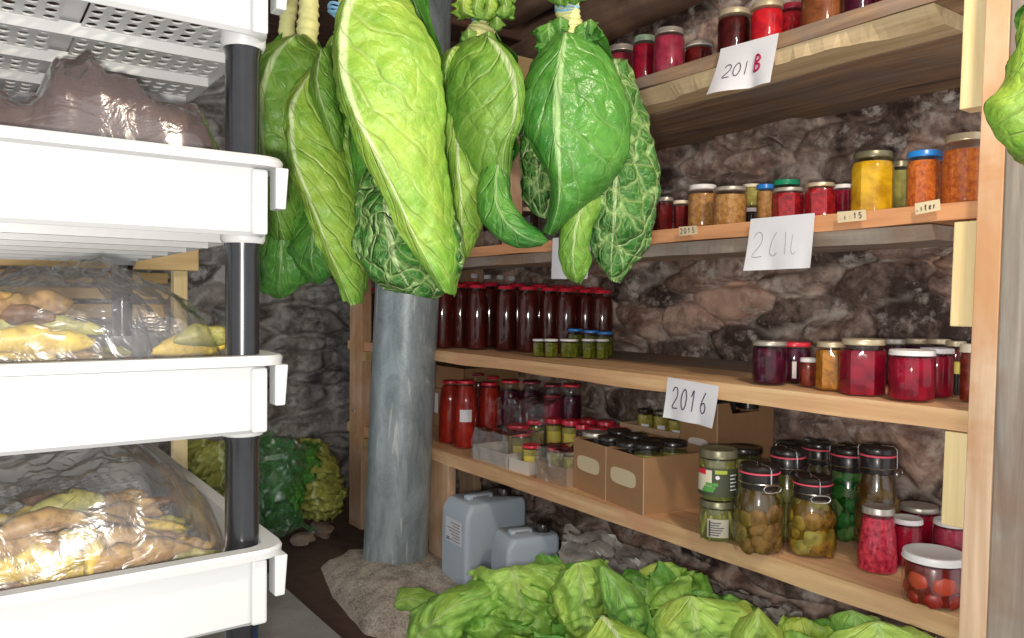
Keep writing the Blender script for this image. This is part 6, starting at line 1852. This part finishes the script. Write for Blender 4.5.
HS = [
 (500, 655, 1.62, .095, .14, 'leafy head at the left end of the heap, in front of the jerrycans', 41),
 (570, 640, 1.62, .10, .17, 'leafy head of the heap standing below the small jerrycan', 42),
 (655, 640, 1.60, .10, .15, 'leafy head in the middle of the heap under the plastic sheeting', 43),
 (725, 655, 1.50, .10, .13, 'yellower leafy head right of the middle of the heap', 44),
 (815, 672, 1.32, .085, .10, 'leafy head of the heap below the clip-top jars', 45),
 (890, 680, 1.22, .08, .085, 'leafy head at the right end of the heap beside the upright', 46),
]
for (px, py, t, R0, H0, lab, sd) in HS:
    p = P(px, py, t)
    ground_head(Vector((p.x, p.y, max(ZH-.10, p.z-.06))), R0, H0, sd, sd, lab, ['L_pile', 'L_pile', 'L_pileg'], 11)
# single big loose leaves lying over the heap
def loose(label, left, mid, right, t, mat, **kw):
    base = P(*mid[-1], t)
    root = thing('loose_leaf', label, 'leaf', base, group='loose leaves on the heap')
    kw.setdefault('crump', .034)
    leaf(root, left, mid, right, t, mat, **kw)
loose('small flat leaf on the concrete footing left of the heap', [(396, 600), (398, 590), (415, 588), (432, 593), (446, 598)], [(394, 604), (404, 600), (420, 600), (436, 602), (448, 601)], [(398, 608), (408, 611), (424, 612), (438, 608), (450, 602)], 1.75, 'L_pile', bulge=.02, depth=(.03, .01), ruffle=.008, pucker=.004, nu=34, nv=24, seed=1)
loose('long curved leaf along the left side of the heap', [(402, 648), (410, 618), (432, 598), (462, 584), (490, 580)], [(410, 655), (424, 628), (446, 610), (474, 598), (505, 590)], [(440, 665), (456, 640), (478, 622), (502, 612), (524, 600)], 1.58, 'L_pile', bulge=.05, depth=(.05, .05), ruffle=.012, pucker=.010, seed=2)
loose('broad leaf with ragged top edge at the upper left of the heap', [(470, 568), (478, 585), (486, 600), (480, 625), (470, 650)], [(512, 566), (516, 584), (522, 604), (520, 628), (516, 650)], [(565, 562), (572, 584), (570, 606), (565, 628), (558, 650)], 1.60, 'L_pile', bulge=.05, depth=(.05, .06), ruffle=.014, pucker=.012, seed=3, rf=18)
loose('crinkled leaf standing up at the top of the heap', [(556, 568), (552, 590), (556, 612), (560, 632), (566, 650)], [(578, 562), (582, 586), (584, 608), (586, 630), (588, 650)], [(604, 558), (615, 580), (614, 604), (612, 628), (610, 650)], 1.52, 'L_pile', bulge=.04, depth=(.05, .06), ruffle=.016, pucker=.014, seed=4, rf=15)
loose('long smooth leaf sloping down right of the crinkled leaf', [(594, 568), (600, 592), (606, 614), (612, 634), (620, 655)], [(602, 566), (616, 588), (628, 610), (638, 632), (646, 655)], [(606, 566), (628, 582), (644, 604), (654, 628), (662, 655)], 1.46, 'L_pileg', bulge=.05, depth=(.05, .04), ruffle=.008, pucker=.006, seed=5)
loose('big rounded leaf with glossy fold in the middle of the heap', [(652, 614), (654, 626), (656, 636), (660, 648), (668, 662)], [(690, 595), (694, 612), (696, 628), (698, 644), (704, 662)], [(750, 604), (758, 618), (762, 632), (764, 646), (760, 662)], 1.36, 'L_pile', bulge=.05, depth=(.06, .06), ruffle=.008, pucker=.008, seed=6)
loose('bright yellow-green leaf with a pointed fold in the middle of the heap', [(735, 630), (732, 640), (735, 650), (740, 665)], [(757, 606), (758, 622), (760, 640), (764, 665)], [(778, 628), (784, 640), (786, 652), (786, 665)], 1.28, 'L_pile', bulge=.04, depth=(.05, .05), ruffle=.006, pucker=.006, seed=7, nu=40, nv=30)
loose('pale pointed leaf low in the left half of the heap', [(575, 640), (585, 648), (600, 660), (615, 672)], [(602, 616), (615, 632), (628, 650), (640, 670)], [(622, 624), (648, 638), (664, 652), (672, 668)], 1.38, 'L_pale', bulge=.04, depth=(.04, .04), ruffle=.008, pucker=.006, seed=8, nu=40, nv=30)
loose('rounded leaf against the shelf edge right of the heap', [(832, 618), (836, 628), (842, 640), (850, 655)], [(852, 611), (858, 624), (862, 640), (866, 655)], [(878, 618), (884, 630), (884, 642), (882, 655)], 1.25, 'L_pileg', bulge=.03, depth=(.04, .04), ruffle=.006, pucker=.006, seed=9, nu=36, nv=26)
loose('long leaf with wavy rim at the right end of the heap', [(820, 640), (824, 648), (830, 658), (838, 670)], [(880, 622), (884, 638), (888, 652), (892, 670)], [(930, 632), (938, 642), (944, 655), (945, 670)], 1.16, 'L_pile', bulge=.03, depth=(.05, .05), ruffle=.010, pucker=.006, seed=10, nu=40, nv=36)

# ================================================================== GREEN BAG OF GREENS AT THE BACK
pg, tg = onz(262, 520, .02)
root = thing('leafy_head', 'yellowing leafy head sticking out of the green bag by the back wall', 'vegetable head', P(312, 495, 2.95), group='greens by the back wall')
base = root.location.copy(); root.location.z = max(.02, base.z)
def far_leaf(l, m, r, t, mat, sd, rt_=root): leaf(rt_, l, m, r, t, mat, bulge=.06, depth=(.08, .08), ruffle=.03, pucker=.03, nu=44, nv=34, seed=sd, rf=16)
far_leaf([(290, 450), (288, 470), (287, 485), (292, 505)], [(310, 445), (310, 465), (312, 485), (314, 512)], [(325, 452), (340, 468), (344, 488), (338, 508)], 2.92, 'L_yel', 1)
far_leaf([(296, 486), (290, 495), (292, 508), (300, 517)], [(315, 478), (316, 492), (318, 506), (320, 519)], [(340, 480), (346, 494), (342, 508), (334, 518)], 2.84, 'L_yel', 2)
far_leaf([(300, 436), (300, 450), (303, 465), (308, 480)], [(320, 438), (322, 452), (324, 466), (324, 480)], [(330, 445), (336, 456), (338, 470), (334, 482)], 3.0, 'L_yel', 3)
root2 = thing('leafy_head', 'yellowish leafy head behind the black rack post by the back wall', 'vegetable head', P(212, 510, 2.95), group='greens by the back wall')
root2.location.z = max(.02, root2.location.z)
far_leaf([(188, 440), (182, 455), (190, 475), (200, 500)], [(205, 438), (206, 458), (210, 480), (214, 505)], [(228, 442), (238, 462), (240, 485), (236, 508)], 2.95, 'L_yel', 4, root2)
far_leaf([(200, 445), (198, 465), (204, 490), (212, 520)], [(222, 440), (224, 462), (226, 488), (228, 520)], [(245, 446), (252, 470), (252, 495), (248, 520)], 2.88, 'L_yel', 5, root2)
root3 = thing('leafy_head', 'dark green leafy head under green film by the back wall', 'vegetable head', P(280, 515, 2.9), group='greens by the back wall')
root3.location.z = max(.02, root3.location.z)
far_leaf([(244, 440), (236, 462), (240, 490), (250, 515)], [(272, 434), (276, 458), (276, 486), (272, 518)], [(305, 442), (322, 458), (312, 484), (290, 512)], 2.86, 'L_green', 6, root3)
far_leaf([(250, 470), (246, 490), (252, 510), (262, 528)], [(276, 464), (276, 485), (276, 508), (278, 530)], [(300, 470), (308, 490), (304, 510), (294, 526)], 2.78, 'L_green', 7, root3)
mbag = m_bag('green_film', (.50,.82,.52), 2.5, .22, (.20,.46,.22))
g = [[(228, 446, 2.92), (262, 432, 2.80), (295, 438, 2.80), (322, 452, 2.92)], [(226, 475, 2.84), (262, 462, 2.68), (292, 462, 2.68), (306, 474, 2.80)], [(228, 510, 2.80), (258, 500, 2.64), (284, 498, 2.66), (296, 500, 2.78)], [(234, 534, 2.78), (262, 535, 2.68), (290, 534, 2.70), (318, 530, 2.78)]]
gg = [[P(*q) for q in r_] for r_ in g]
o = recentre(obj('green_bag', film_sheet(gg, .03, 7), mbag, angle=18)); o.location.z = max(o.location.z, .02)
tag(o, 'translucent green plastic bag around the greens by the back wall', 'bag')
# lump of rubble at the foot of the back greens
pr_ = onz(308, 545, .02)[0]
for k, (px, py, s, lab) in enumerate(((303, 541, .045, 'pinkish stone lying on the soil in front of the green bag, the left one'), (322, 533, .055, 'pinkish stone lying on the soil in front of the green bag, the right one'))):
    q = onz(px, py, .01)[0]
    o = obj('stone', MB().blob((0, 0, 0), (s*1.2, s*.8, s*.5), Matrix.Rotation(.5+k, 3, 'Z'), 14, 9, .5, k+3), m_plain('rubble', (.36,.27,.22), .9, nscale=40, var=.4, bmp=.5), None, (q.x, q.y, s*.42))
    tag(o, lab, 'stone', 'rubble on the soil')
# blue plastic corner showing at the left of the heap

# ================================================================== settle the jars so that none cuts into its neighbour
bpy.context.view_layer.update()
_fixed = ('cartons', 'large carton', 'low tray', 'shrink-wrapped')
_J = []
for o in [q for q in bpy.data.objects if q.parent is None and q.get('category') in ('jar', 'bottle')]:
    g = [c for c in o.children if c.name.startswith('glass')]
    if g: _J.append([o, max(v.co.xy.length for v in g[0].data.vertices)*o.scale.x+.0012, any(k in o.get('group', '') for k in _fixed)])
for _it in range(40):
    moved = False
    for i, (a, ra, fa) in enumerate(_J):
        for (b, rb, fb) in _J[i+1:]:
            if abs(a.location.z-b.location.z) > .05: continue
            dv = b.location.xy-a.location.xy; ov = ra+rb-dv.length
            if ov <= .0002: continue
            # push the farther one straight back, away from the aisle
            da, db = a.location.xy.length, b.location.xy.length
            far, ff = (b, fb) if db >= da else (a, fa)
            if ff: far, ff = (a, fa) if far is b else (b, fb)
            if ff: continue
            out = far.location.xy.normalized()
            if far.location.x > 1.86: continue
            far.location.xy = far.location.xy+out*(ov*.6+.0005); moved = True
    if not moved: break
